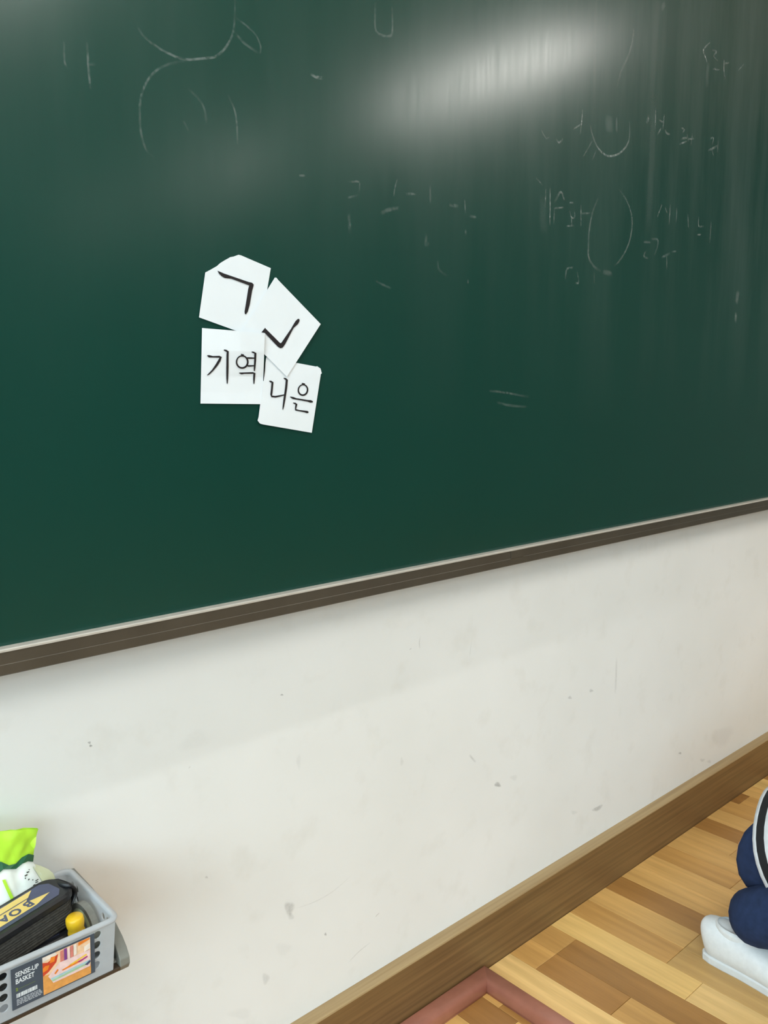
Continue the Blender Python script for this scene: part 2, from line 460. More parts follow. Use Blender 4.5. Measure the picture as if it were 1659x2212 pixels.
# the joint plate seen on the bottom rail
pj = on_y(1118, 1192, FY)
jp = box('joint_clip', pj.x - 0.017, pj.x + 0.017, FY - 0.0008, FY, 0.745, 0.7578, M['rail'], board, 0.0003)

def ribbon_set(name, strokes, plane_y, mat, parent, lift=0.0004):
    """strokes: (pixel polyline of the photo, width in px, amount); laid on the real plane as soft-edged dust"""
    vs, fs, am = [], [], []
    for pts, wpx, amt in strokes:
        P = [on_y(x, y, plane_y - lift) for x, y in pts]
        # smooth the polyline
        if len(P) > 2:
            Q = []
            for i in range(len(P) - 1):
                p0 = P[max(i - 1, 0)]; p1 = P[i]; p2 = P[i + 1]; p3 = P[min(i + 2, len(P) - 1)]
                for s in range(4):
                    t = s / 4
                    Q.append(0.5 * ((2 * p1) + (p2 - p0) * t + (2 * p0 - 5 * p1 + 4 * p2 - p3) * t * t + (3 * p1 - p0 - 3 * p2 + p3) * t ** 3))
            Q.append(P[-1]); P = Q
        else:
            P = [P[0].lerp(P[-1], t / 6) for t in range(7)]
        mid = P[len(P) // 2]; scale = (mid - CAM).dot(_fw) / F_PX
        hw = wpx * scale / 2
        base = len(vs); n = len(P)
        for i, p in enumerate(P):
            d = (P[min(i + 1, n - 1)] - P[max(i - 1, 0)]); d.y = 0; d.normalize()
            q = Vector((-d.z, 0, d.x)) * hw
            fade = min(1.0, 0.15 + 3.0 * min(i, n - 1 - i) / n)
            for s_, a_ in ((-1, 0), (-0.4, 0.85), (0.4, 0.85), (1, 0)):
                vs.append(p + q * s_); am.append(amt * fade * a_)
        for i in range(n - 1):
            for j in range(3):
                a = base + i * 4 + j; fs.append((a, a + 1, a + 5, a + 4))
    o = mesh_obj(name, vs, fs, mat, parent)
    ca = o.data.color_attributes.new('amount', 'FLOAT_COLOR', 'POINT')
    for i, a in enumerate(am): ca.data[i].color = (a, a, a, 1)
    return o
def conv(strokes, ox, oy, sc):
    return [([(ox + x / sc, oy + y / sc) for x, y in pts], w, a) for pts, w, a in strokes]

R_ = lambda s: conv(s, 1100, 0, 2.968)
L_ = lambda s: conv(s, 0, 0, 2.37)
N_ = lambda s: conv(s, 700, 380, 2.9625)
C_ = 0.30
chalk_groups = [
    R_([([(520, 800), (535, 870), (570, 950), (620, 995), (660, 1000), (710, 980), (755, 930), (772, 870), (770, 780)], 5, .42), ([(535, 900), (500, 960), (470, 1010)], 4, .22), ([(560, 960), (530, 1030)], 4, .18)]),
    R_([([(690, 560), (720, 450), (770, 340), (795, 230), (795, 180)], 6, .2)]),
    R_([([(1290, 270), (1245, 320), (1260, 370), (1268, 400)], 4, .6), ([(1300, 320), (1330, 330), (1310, 360), (1340, 390)], 4, .4), ([(1305, 440), (1350, 450)], 4, .45), ([(1380, 380), (1375, 430), (1385, 510)], 5, .45), ([(1370, 410), (1410, 400)], 4, .4), ([(1465, 455), (1505, 410)], 3, .35)]),
    R_([([(470, 700), (465, 780), (455, 860)], 4, .45), ([(470, 790), (410, 830)], 4, .35)]),
    R_([([(205, 830), (235, 885), (260, 880)], 4, .2), ([(300, 890), (320, 915), (345, 890)], 5, .28)]),
    R_([([(880, 790), (900, 740)], 8, .3), ([(940, 690), (935, 830)], 4, .45), ([(995, 730), (985, 830)], 4, .45), ([(960, 770), (990, 785)], 4, .35), ([(950, 865), (975, 820)], 4, .4), ([(1000, 830), (1010, 855), (1030, 860)], 5, .4)]),
    R_([([(1100, 820), (1125, 830), (1110, 850)], 4, .35), ([(1100, 890), (1150, 880)], 5, .35), ([(1140, 860), (1150, 910)], 4, .35), ([(1090, 925), (1140, 905)], 4, .35), ([(1175, 850), (1165, 930)], 4, .3), ([(1150, 890), (1185, 890)], 4, .35)]),
    R_([([(1285, 890), (1310, 885), (1300, 930)], 4, .3), ([(1275, 965), (1340, 935)], 5, .35), ([(1340, 900), (1335, 980)], 4, .3), ([(1300, 960), (1310, 1000)], 4, .3)]),
    R_([([(165, 1130), (215, 1190)], 4, .2), ([(235, 1210), (230, 1330)], 3, .4), ([(262, 1205), (262, 1330), (260, 1445)], 4, .5)]),
    R_([([(290, 1300), (330, 1230), (355, 1290)], 6, .28), ([(285, 1335), (350, 1330)], 4, .35), ([(290, 1340), (285, 1440)], 4, .25)]),
    R_([([(385, 1300), (415, 1300)], 4, .3), ([(388, 1350), (400, 1395), (420, 1390), (418, 1350)], 4, .3), ([(400, 1395), (400, 1445)], 4, .3), ([(365, 1450), (415, 1445)], 4, .35), ([(460, 1310), (460, 1450)], 4, .32), ([(460, 1370), (520, 1365)], 4, .28)]),
    R_([([(700, 1210), (750, 1280), (780, 1360), (788, 1440), (775, 1530), (745, 1610), (700, 1680), (670, 1700)], 5, .28), ([(570, 1270), (535, 1360), (515, 1460), (508, 1560), (510, 1650), (545, 1710), (590, 1740)], 6, .24), ([(600, 1740), (660, 1760)], 11, .2)]),
    R_([([(980, 1310), (950, 1390)], 4, .4), ([(1000, 1330), (1015, 1370)], 4, .35), ([(1033, 1310), (1025, 1440)], 4, .4), ([(1075, 1330), (1070, 1430)], 5, .22), ([(1145, 1370), (1150, 1470)], 4, .28)]),
    R_([([(1215, 1390), (1215, 1450), (1250, 1450)], 4, .35), ([(1205, 1505), (1230, 1505)], 4, .4), ([(1295, 1420), (1285, 1560)], 5, .3)]),
    R_([([(910, 1530), (955, 1545), (930, 1640)], 5, .26), ([(860, 1550), (910, 1555)], 5, .2), ([(880, 1610), (862, 1640), (890, 1660)], 5, .2)]),
    R_([([(975, 1650), (1030, 1625)], 5, .3), ([(1010, 1640), (1010, 1730)], 5, .2), ([(1040, 1615), (1075, 1610)], 4, .25)]),
    R_([([(360, 1790), (370, 1725), (410, 1715)], 5, .25), ([(435, 1740), (445, 1810), (425, 1815)], 5, .25), ([(545, 1740), (545, 1820)], 4, .15)]),
    R_([([(1470, 1860), (1455, 1950)], 14, .25), ([(1455, 2000), (1450, 2070)], 9, .3)]),
    L_([([(700, 130), (740, 190), (820, 250), (900, 290), (960, 305), (1030, 300), (1100, 290), (1150, 250), (1185, 190), (1200, 120), (1205, -20)], 6, .24), ([(1205, 90), (1260, 130), (1310, 180), (1335, 240), (1330, 275)], 5, .17), ([(1205, 170), (1250, 220), (1320, 270)], 7, .14)]),
    L_([([(960, 310), (860, 330), (790, 370), (740, 440), (718, 520), (715, 600), (722, 680), (745, 760), (790, 810)], 6, .17), ([(1165, 480), (1200, 560), (1213, 640), (1215, 740)], 5, .2), ([(960, 450), (1020, 510), (1050, 570), (1055, 640)], 6, .1), ([(940, 620), (965, 670)], 5, .1)]),
    L_([([(445, 210), (452, 330), (462, 460)], 6, .2), ([(328, 210), (330, 310), (345, 350)], 5, .14), ([(440, 325), (490, 330)], 7, .1)]),
    L_([([(1590, 378), (1620, 395), (1655, 400)], 7, .32)]),
    L_([([(1530, 898), (1565, 900)], 5, .2)]),
    conv([([(930, 10), (930, 100), (950, 125), (985, 128), (992, 90), (990, 20)], 6, .2)], 250, 0, 1.659),
    N_([([(155, 40), (225, 40), (220, 120)], 5, .18), ([(150, 140), (215, 125)], 5, .16), ([(470, 20), (455, 70), (445, 130)], 4, .24)]),
    N_([([(520, 115), (590, 115)], 6, .2), ([(680, 60), (680, 180)], 6, .16), ([(800, 185), (860, 195)], 7, .2), ([(900, 150), (905, 240)], 4, .24), ([(930, 255), (975, 265)], 6, .2), ([(905, 340), (908, 385)], 6, .16)]),
    N_([([(360, 240), (420, 215), (480, 205)], 9, .16), ([(160, 240), (165, 370)], 9, .12), ([(655, 370), (650, 440), (675, 430)], 8, .12)]),
    N_([([(330, 670), (375, 695), (430, 720)], 5, .14), ([(730, 540), (735, 600), (790, 640)], 6, .1), ([(920, 660), (920, 690)], 5, .2)]),
    N_([([(1055, 1375), (1150, 1385), (1310, 1415)], 5, .16), ([(1105, 1450), (1200, 1470), (1300, 1478)], 6, .14)]),
]
for g in chalk_groups:
    for pts, w_, a_ in g: ribbon_set('chalk_mark', [(pts, w_ * 1.2, min(1, a_ * 1.1))], BY, M['chalk'], board)
smears = [
    R_([([(930, 600), (915, 1000), (890, 1490)], 30, .06)]),
    R_([([(640, 740), (640, 800), (640, 850)], 34, .12)]),
    R_([([(690, 750), (688, 800), (690, 850)], 10, .14)]),
    R_([([(960, 0), (940, 200), (910, 640)], 26, .05)]),
    R_([([(560, 0), (550, 300), (545, 700)], 16, .04)]),
    R_([([(1280, 400), (1270, 460), (1265, 560)], 16, .10)]),
    R_([([(220, 1250), (215, 1400), (225, 1500)], 30, .05)]),
    R_([([(1000, 20), (975, 60)], 14, .16)]),
]
for g in smears: ribbon_set('chalk_smear', g, BY, M['smear'], board, 0.0011)

# ------------------------------------------------------------------ scuffs on the wall
def blot(name, px, py, rx, ry, amt, rot=0.0):
    vs, fs, am = [], [], []
    c = on_y(px, py, -0.0004); vs.append(c); am.append(amt); n = 14
    for ring, a_ in ((0.6, 0.8 * amt), (1.0, 0.0)):
        for i in range(n):
            t = 2 * pi * i / n; w_ = ring * (1 + 0.18 * sin(3 * t + px))
            dx, dy = rx * w_ * cos(t), ry * w_ * sin(t)
            vs.append(on_y(px + dx * cos(rot) - dy * sin(rot), py + dx * sin(rot) + dy * cos(rot), -0.0004)); am.append(a_)
    for i in range(n):
        fs.append((0, 1 + i, 1 + (i + 1) % n)); fs.append((1 + i, 1 + n + i, 1 + n + (i + 1) % n, 1 + (i + 1) % n))
    o = mesh_obj(name, vs, fs, M['stain'], wall)
    ca = o.data.color_attributes.new('amount', 'FLOAT_COLOR', 'POINT')
    for i, a in enumerate(am): ca.data[i].color = (a, a, a, 1)
for (px, py, rx, ry, amt, rot) in [(625, 1962, 12, 17, .24, 0), (629, 1980, 7, 8, .14, 0), (574, 2114, 9, 14, .15, 0), (1075, 1695, 8, 6, .34, .3), (1291, 1746, 14, 5, .30, -.5), (1231, 1507, 5, 4, .25, 0), (1277, 1492, 5, 4, .25, 0), (193, 1604, 4, 3, .5, 0), (196, 1611, 4, 3, .5, 0), (609, 1501, 4, 2, .5, 0), (446, 1895, 4, 3, .3, 0), (703, 2018, 3, 4, .4, 0), (612, 2050, 20, 16, .05, 0), (1110, 1680, 9, 7, .08, 0), (868, 1645, 4, 11, .10, 0), (645, 1645, 6, 18, .07, 0), (420, 1600, 40, 22, .04, -.4), (1240, 1755, 8, 5, .1, 0), (1517, 1642, 6, 4, .16, 0), (1532, 1645, 5, 4, .12, 0), (1560, 1590, 30, 22, .07, -.6), (1469, 1627, 4, 3, .3, 0), (520, 2190, 30, 14, .05, 0)]:
    blot('scuff_mark', px, py, rx, ry, amt, rot)
for g in [[([(1332, 1420), (1331, 1460), (1329, 1500)], 9, .16)], [([(1014, 1630), (1020, 1638), (1028, 1647)], 6, .22)], [([(811, 1981), (815, 1976), (820, 1972)], 3, .35)], [([(752, 2080), (775, 2056), (800, 2036)], 3, .22)], [([(640, 1962), (680, 1948), (720, 1925), (760, 1890)], 3, .13)], [([(908, 1375), (906, 1388), (907, 1402)], 4, .2)], [([(884, 1404), (889, 1400)], 3, .3)], [([(1019, 1380), (1014, 1425)], 3, .12)], [([(407, 1660), (412, 1655)], 4, .2)]]:
    ribbon_set('scuff_line', g, 0.0, M['stain'], wall)

# ------------------------------------------------------------------ paper cards stuck on the board
KX, KY, KS = 400.0, 520.0, 5.027          # reading of the photo's enlarged cards
def kpt(x, y, h): return on_y(KX + x / KS, KY + y / KS, BY - h)
def card(name, label, P, hfun, n=16, cut=None, thick=0.00035):
    """P: four corners (tl, tr, br, bl); a slightly curled sheet of paper with thickness"""
    front = []
    for j in range(n + 1):
        for i in range(n + 1):
            u, v = i / n, j / n
            x = (P[0][0] * (1 - u) + P[1][0] * u) * (1 - v) + (P[3][0] * (1 - u) + P[2][0] * u) * v
            y = (P[0][1] * (1 - u) + P[1][1] * u) * (1 - v) + (P[3][1] * (1 - u) + P[2][1] * u) * v
            if cut and (i, j) in cut: x, y = cut[(i, j)]
            front.append((x, y))
    m = n + 1
    vs = [kpt(x, y, hfun(x, y) + thick) for x, y in front] + [kpt(x, y, hfun(x, y)) for x, y in front]
    N = m * m; fs = []
    for j in range(n):
        for i in range(n):
            a = j * m + i
            fs.append((a, a + m, a + m + 1, a + 1)); fs.append((N + a, N + a + 1, N + a + m + 1, N + a + m))
    rim = [i for i in range(n)] + [j * m + n for j in range(n)] + [n * m + n - i for i in range(n)] + [(n - j) * m for j in range(n)]
    for a, b in zip(rim, rim[1:] + rim[:1]): fs.append((a, b, N + b, N + a))
    c = sum((Vector(v) for v in vs), Vector()) / len(vs)
    o = mesh_obj(name, vs, fs, M['paper'], smooth=False, origin=c)
    tag(o, label, 'paper card', 'paper letter cards on the blackboard')
    return o
def stroke(name, pts, parent, hfun, closed=False):
    """pts: (x, y, width) brush path"""
    n = len(pts); L, Rr = [], []
    for i in range(n):
        a = pts[(i - 1) % n] if closed or i > 0 else pts[i]
        b = pts[(i + 1) % n] if closed or i < n - 1 else pts[i]
        dx, dy = b[0] - a[0], b[1] - a[1]; l = hypot(dx, dy) or 1
        nx, ny = -dy / l * pts[i][2] * 0.66, dx / l * pts[i][2] * 0.66
        L.append((pts[i][0] + nx, pts[i][1] + ny)); Rr.append((pts[i][0] - nx, pts[i][1] - ny))
    e = 0.00095
    vs = [kpt(x, y, hfun(x, y) + e) for x, y in L] + [kpt(x, y, hfun(x, y) + e) for x, y in Rr]
    fs = [(i, (i + 1) % n, n + (i + 1) % n, n + i) for i in range(n if closed else n - 1)]
    return mesh_obj(name, vs, fs, M['ink'], parent)
def blob(name, poly, parent, hfun):
    e = 0.00095
    tris = tessellate_polygon([[Vector((x, y, 0)) for x, y in poly]])
    return mesh_obj(name, [kpt(x, y, hfun(x, y) + e) for x, y in poly], [tuple(t) for t in tris], M['ink'], parent)
def ring(name, cx, cy, rx, ry, w, parent, hfun, rot=0.0):
    pts = []
    for i in range(28):
        t = 2 * pi * i / 28
        x, y = rx * cos(t), ry * sin(t)
        pts.append((cx + x * cos(rot) - y * sin(rot), cy + x * sin(rot) + y * cos(rot), w * (1 + 0.15 * sin(t + 0.6))))
    return stroke(name, pts, parent, hfun, True)

h1 = lambda x, y: 0.0005 + 0.0010 * (900 - x) / 750
h3 = lambda x, y: 0.0009 + 0.0042 * max(0.0, min(1, (1480 - y) / 280)) * max(0.0, min(1, (x - 100) / 500)) + 0.0009 * max(0, (y - 1650) / 150)
h2 = lambda x, y: 0.0020 + 0.0012 * max(0.0, (y - 1150) / 330) + 0.0012 * max(0, (x - 1250) / 220)
h4 = lambda x, y: 0.0016 + 0.0014 * max(0.0, (y - 1700) / 300) * max(0, (1200 - x) / 400) - 0.0007 * max(0.0, min(1, (1450 - y) / 200))

# giyeok card: torn upper left corner -> its own outline
poly = [(218, 345), (270, 318), (345, 275), (380, 243), (425, 215), (470, 190), (490, 178), (525, 172), (580, 152), (605, 158), (930, 298), (888, 545), (805, 1010), (700, 1010), (545, 975), (150, 832)]
bm = bmesh.new()
fr = [bm.verts.new(kpt(x, y, h1(x, y) + 0.00035)) for x, y in poly]
bk = [bm.verts.new(kpt(x, y, h1(x, y))) for x, y in poly]
bm.faces.new(fr); bm.faces.new(bk[::-1])
for i in range(len(poly)): bm.faces.new((fr[i], bk[i], bk[(i + 1) % len(poly)], fr[(i + 1) % len(poly)]))
bmesh.ops.recalc_face_normals(bm, faces=bm.faces[:])
bmesh.ops.triangulate(bm, faces=[f for f in bm.faces if len(f.verts) > 4])
c1 = bm_obj('letter_card', bm, M['paper'])
tag(c1, 'white paper card with a torn upper corner and one black bent letter ㄱ', 'paper card', 'paper letter cards on the blackboard')
blob('letter_and_shadow_stroke', [(350, 325), (375, 335), (420, 355), (690, 448), (725, 455), (745, 475), (740, 500), (728, 540), (700, 700), (680, 770), (662, 798), (648, 795), (645, 770), (660, 680), (685, 520), (695, 485), (500, 412), (430, 405), (395, 385), (370, 360)], c1, h1)
c2 = card('letter_card', 'white paper card tilted like a diamond with one black letter ㄴ', [(978, 393), (1472, 905), (1105, 1477), (610, 985)], h2, 32, {(0, 0): (972, 400), (1, 0): (992, 402)})
blob('letter_and_shadow_stroke', [(868, 945), (828, 995), (865, 1002), (1010, 1155), (1035, 1168), (1060, 1160), (1085, 1125), (1160, 980), (1180, 945), (1225, 905), (1243, 870), (1240, 850), (1225, 848), (1200, 870), (1178, 905), (1150, 955), (1048, 1103), (1040, 1112), (1030, 1110), (880, 960)], c2, h2)
c3 = card('letter_card', 'upright square white paper card reading 기역 in black', [(183, 948), (866, 1003), (838, 1775), (166, 1768)], h3, 40)
S = lambda p: stroke('letter_and_shadow_stroke', p, c3, h3)
S([(240, 1247, 8), (262, 1255, 20), (300, 1260, 12), (372, 1260, 16), (388, 1262, 16), (372, 1300, 20), (340, 1352, 19), (300, 1405, 14), (262, 1444, 12), (240, 1460, 6)])
S([(420, 1186, 8), (442, 1193, 16), (462, 1205, 18), (460, 1240, 18), (459, 1380, 19), (457, 1500, 15), (457, 1553, 7)])
ring('letter_and_shadow_stroke', 619, 1316, 61, 66, 13, c3, h3)
S([(606, 1232, 8), (620, 1242, 16), (638, 1240, 10)])
S([(670, 1272, 10), (690, 1274, 14), (756, 1275, 10)])
S([(664, 1354, 8), (690, 1360, 14), (756, 1357, 10)])
S([(722, 1207, 7), (742, 1213, 14), (762, 1222, 18), (760, 1300, 17), (754, 1380, 14), (751, 1416, 8)])
S([(586, 1436, 6), (612, 1441, 16), (640, 1438, 12), (735, 1436, 14), (752, 1440, 18), (748, 1500, 15), (747, 1555, 7)])
S([(872, 1283, 4), (862, 1400, 9), (849, 1535, 4)])  # shadow in the gap between two cards, painted as an ink stroke
c4 = card('letter_card', 'white paper card reading 니은 in black, lowest of the four', [(880, 1265), (1484, 1378), (1375, 2086), (788, 1985)], h4, 20,
          {(20, 0): (1470, 1388), (19, 0): (1432, 1362), (20, 1): (1484, 1440), (0, 20): (806, 1978), (0, 19): (786, 1952), (1, 20): (818, 1988)})
S = lambda p: stroke('letter_and_shadow_stroke', p, c4, h4)
S([(913, 1524, 7), (932, 1530, 15), (948, 1538, 17), (943, 1600, 16), (935, 1670, 16), (940, 1690, 15), (980, 1694, 14), (1030, 1685, 13), (1084, 1672, 8)])
S([(1070, 1492, 7), (1090, 1500, 15), (1104, 1512, 18), (1096, 1600, 18), (1078, 1720, 17), (1066, 1800, 12), (1060, 1834, 6)])
ring('letter_and_shadow_stroke', 1279, 1620, 50, 57, 12, c4, h4, 0.15)
S([(1266, 1548, 7), (1282, 1554, 13), (1302, 1556, 7)])
S([(1140, 1695, 6), (1172, 1708, 18), (1205, 1717, 12), (1330, 1738, 14), (1362, 1745, 22), (1387, 1750, 10)])
S([(1172, 1760, 6), (1195, 1768, 14), (1208, 1776, 16), (1200, 1815, 13), (1200, 1836, 14), (1240, 1845, 11), (1300, 1854, 14), (1325, 1861, 20), (1340, 1863, 8)])

# ------------------------------------------------------------------ pink brown floor frame, mitred rounded rails
FRX0, FRX1, FRY0, FRY1 = 0.30, 1.0665, -0.62, -0.0245
RW, RH = 0.040, 0.017
frame = empty('floor_frame', (FRX1, FRY1, 0))
tag(frame, 'pink brown painted frame of rounded mitred rails lying on the floor against the baseboard', 'frame')
prof = [(0, 0), (0, 0.0095), (0.0012, 0.0118), (0.004, 0.0135), (0.012, 0.0165), (0.020, 0.0192), (0.027, 0.0208), (0.0305, 0.0212), (0.0335, 0.0206), (0.0362, 0.0188), (0.0382, 0.0155), (0.0393, 0.011), (0.0398, 0.005), (RW, 0.0)]
def rail(p0, p1, inward):
    d = (Vector(p1) - Vector(p0)).normalized(); iv = Vector(inward)
    r0 = [Vector(p0) + iv * u + d * u + Vector((0, 0, v)) for u, v in prof]
    r1 = [Vector(p1) + iv * u - d * u + Vector((0, 0, v)) for u, v in prof]
    n = len(prof); vs = r0 + r1
    fs = [(i, i + 1, n + i + 1, n + i) for i in range(n - 1)] + [tuple(range(n))[::-1], tuple(range(n, 2 * n)), (n - 1, 0, n, 2 * n - 1)]
    o = mesh_obj('rail', vs, fs, M['pink'], frame)
    for p in o.data.polygons[:n - 1]: p.use_smooth = True
    return o
A, B_, C2, D2 = (FRX0, FRY1, 0), (FRX1, FRY1, 0), (FRX1, FRY0, 0), (FRX0, FRY0, 0)
rail(A, B_, (0, -1, 0)); rail(B_, C2, (-1, 0, 0)); rail(C2, D2, (0, 1, 0)); rail(D2, A, (1, 0, 0))

# ------------------------------------------------------------------ wall shelf at the lower left
SZ = 0.4235
shelf = empty('wall_shelf', (0.2, 0.0, 0.414))
tag(shelf, 'narrow dark brown wall shelf with a rounded grey end, carrying the plastic basket', 'shelf')
box('shelf_board', -0.05, 0.3495, -0.1375, -0.0005, 0.4193, SZ, M['shelf'], shelf, 0.0008)
outline = [(-0.0005, 0.4135), (-0.126, 0.4125), (-0.134, 0.4165), (-0.1375, 0.423), (-0.137, 0.430), (-0.131, 0.4385), (-0.122, 0.446), (-0.108, 0.4535), (-0.085, 0.462), (-0.05, 0.468), (-0.0005, 0.470)]
prism('end_bracket', outline, lambda u, v, w: (w, u, v), 0.3495, 0.3605, M['grey_plastic'], shelf, 0.0009)
inner = [(-0.012, 0.427), (-0.126, 0.427), (-0.130, 0.4305), (-0.126, 0.4365), (-0.116, 0.4435), (-0.100, 0.450), (-0.08, 0.456), (-0.05, 0.461), (-0.012, 0.463)]
prism('bracket_recess', inner, lambda u, v, w: (w, u, v), 0.3487, 0.3497, M['grey_dark'], shelf)
box('bracket_lip', 0.3470, 0.3497, -0.128, -0.02, SZ, SZ + 0.0022, M['lit_top_and_lip'], shelf)
prism('end_bracket', outline, lambda u, v, w: (w, u, v), -0.056, -0.050, M['grey_plastic'], shelf, 0.0009)

# ------------------------------------------------------------------ plastic basket
basket = empty('plastic_basket', (0.226, -0.08, SZ))
tag(basket, 'milky clear plastic basket with round holes and a printed label, on the shelf', 'basket')
BKX0, BKX1, BKY0, BKY1, BKZ0, BKZ1 = 0.106, 0.345, -0.140, -0.022, SZ + 0.0004, 0.4835
TP = 0.0035                                 # the sides lean out this much towards the rim
def holed_panel(name, cols, rows, fn, parent, r):
    bm = bmesh.new(); cache = {}
    def V(s, t):
        key = (round(s, 6), round(t, 6))
        if key not in cache: cache[key] = bm.verts.new(fn(s, t))
        return cache[key]
    NH = 16
    for (s0, s1, hs) in cols:
        for (t0, t1, ht) in rows:
            if hs and ht:
                cs, ct = (s0 + s1) / 2, (t0 + t1) / 2
                outer, inn = [], []
                for i in range(NH):
                    a = 2 * pi * (i + 0.0) / NH; c_, s_ = cos(a), sin(a)
                    k_ = 1 / max(abs(c_), abs(s_))
                    outer.append(V(cs + c_ * k_ * (s1 - s0) / 2, ct + s_ * k_ * (t1 - t0) / 2))
                    inn.append(bm.verts.new(fn(cs + r * c_, ct + r * s_)))
                for i in range(NH):
                    try: bm.faces.new((outer[i], outer[(i + 1) % NH], inn[(i + 1) % NH], inn[i]))
                    except ValueError: pass
            else:
                bm.faces.new((V(s0, t0), V(s1, t0), V(s1, t1), V(s0, t1)))
    o = bm_obj(name, bm, M['basket'], parent)
    md = o.modifiers.new('thickness', 'SOLIDIFY'); md.thickness = 0.0014; md.offset = 0
    return o
def lean(z): return TP * (1 - (z - BKZ0) / (BKZ1 - BKZ0))
hole_rows = [(BKZ0, 0.4325, False)] + [(0.4325 + 0.0112 * i, 0.4325 + 0.0112 * (i + 1), True) for i in range(4)] + [(0.4773, BKZ1, False)]
cols = [(BKX0, 0.1155, False)] + [(0.1155 + 0.0112 * i, 0.1155 + 0.0112 * (i + 1), True) for i in range(11)] + [(0.2387, 0.3205, False), (0.3205, 0.3317, True), (0.3317, BKX1, False)]
def fx(s, z):
    mid = (BKX0 + BKX1) / 2; half = (BKX1 - BKX0) / 2
    return mid + (s - mid) * (half - lean(z)) / half
fp = holed_panel('front_panel', cols, hole_rows, lambda s, t: (fx(s, t), BKY0 + lean(t), t), basket, 0.0043)
holed_panel('back_panel', cols, hole_rows, lambda s, t: (fx(s, t), BKY1 - lean(t), t), basket, 0.0043)
nside = 9; cw = (BKY1 - BKY0 - 0.018) / nside
scols = [(BKY0, BKY0 + 0.009, False)] + [(BKY0 + 0.009 + cw * i, BKY0 + 0.009 + cw * (i + 1), i in (0, 1, 7, 8)) for i in range(nside)] + [(BKY1 - 0.009, BKY1, False)]
for X, sg in ((BKX1, -1), (BKX0, 1)):
    def fs_(s, t, X=X, sg=sg):
        mid = (BKY0 + BKY1) / 2; half = (BKY1 - BKY0) / 2
        return (X + sg * lean(t), mid + (s - mid) * (half - lean(t)) / half, t)
    holed_panel('side_panel', scols, hole_rows, fs_, basket, 0.0040)
box('base', BKX0 + TP, BKX1 - TP, BKY0 + TP, BKY1 - TP, BKZ0, BKZ0 + 0.0016, M['basket'], basket)
def round_rect(x0, x1, y0, y1, r, n=6):
    out = []
    for cx, cy, a0 in ((x1 - r, y1 - r, 0), (x0 + r, y1 - r, pi / 2), (x0 + r, y0 + r, pi), (x1 - r, y0 + r, 1.5 * pi)):
        for i in range(n + 1):
            a = a0 + (pi / 2) * i / n; out.append((cx + r * cos(a), cy + r * sin(a)))
    return out
rings = []
for (off, z) in ((-0.0012, BKZ1 - 0.004), (0.0012, BKZ1 - 0.0035), (0.0042, BKZ1 - 0.0035), (0.0048, BKZ1 - 0.0018), (0.0042, BKZ1), (0.0005, BKZ1 + 0.0006), (-0.0012, BKZ1 - 0.0002)):
    rings.append([Vector((x, y, z)) for x, y in round_rect(BKX0 - off, BKX1 + off, BKY0 - off, BKY1 + off, 0.007 + max(off, 0))])
vs, fs = ring_loft(rings + [rings[0]], cap=False)
mesh_obj('rim', vs, fs, M['basket'], basket, True)

# label on the front panel: a card in the label's own (u, v) inches, u right 0..1, v up 0..1
LX0, LX1, LZ0, LZ1 = 0.2403, 0.3222, 0.4318, 0.4755
def lp(u, v, e=0.0):
    z = LZ0 + (LZ1 - LZ0) * v
    return Vector((LX0 + (LX1 - LX0) * u, BKY0 + lean(z) - 0.0010 - e, z))
def lquad(vs, e): return [lp(u, v, e) for u, v in vs]
vsL = lquad([(0, 0), (1, 0), (1, 1), (0, 1)], 0.0006) + lquad([(0, 0), (1, 0), (1, 1), (0, 1)], 0.0)
label = mesh_obj('label', vsL, [(0, 1, 2, 3), (7, 6, 5, 4), (0, 4, 5, 1), (1, 5, 6, 2), (2, 6, 7, 3), (3, 7, 4, 0)], M['slate'], basket)
label['label'] = 'slate blue printed label with white words and a colour photo'
def text_mesh(txt, size, place, name, mat, parent, squeeze=1.0, bold=0.0):
    cu = bpy.data.curves.new('t', 'FONT'); cu.body = txt; cu.size = size; cu.offset = bold; cu.resolution_u = 3
    ob = bpy.data.objects.new('t', cu); COL.objects.link(ob)
    dg = bpy.context.evaluated_depsgraph_get(); dg.update()
    me = ob.evaluated_get(dg).to_mesh()
    vs = [place(v.co.x * squeeze, v.co.y) for v in me.vertices]; fs = [tuple(p.vertices) for p in me.polygons]
    ob.evaluated_get(dg).to_mesh_clear()
    COL.objects.unlink(ob); bpy.data.objects.remove(ob); bpy.data.curves.remove(cu)
    return mesh_obj(name, vs, fs, mat, parent)
text_mesh('SENSE-UP', 0.165, lambda x, y: lp(0.045 + x * 0.385, 0.775 + y, 0.0009), 'lettering', M['print_white'], label, 1.0, 0.004)
text_mesh('BASKET', 0.165, lambda x, y: lp(0.045 + x * 0.385, 0.615 + y, 0.0009), 'lettering', M['print_white'], label, 1.0, 0.004)
def prints(name, quads, mat, e):
    vs, fs = [], []
    for q in quads:
        b = len(vs); vs += lquad(q, e); fs.append(tuple(range(b, b + len(q))))
    return mesh_obj(name, vs, fs, mat, label)
prints('printed_rule', [[(0.075, 0.475), (0.27, 0.475), (0.27, 0.482), (0.075, 0.482)]], M['print_green'], 0.0009)
text_mesh('2', 0.10, lambda x, y: lp(0.045 + x * 0.5, 0.445 + y, 0.0009), 'lettering', M['print_green'], label, 1.0, 0.006)
r = random.Random(3); bars = []; u = 0.05
while u < 0.285:
    w_ = r.uniform(0.004, 0.016)
    bars.append([(u, 0.27), (u + w_, 0.27), (u + w_, 0.37), (u, 0.37)]); u += w_ + r.uniform(0.002, 0.007)
prints('barcode', bars, M['print_white'], 0.0009)['kind'] = 'stuff'
lines = []
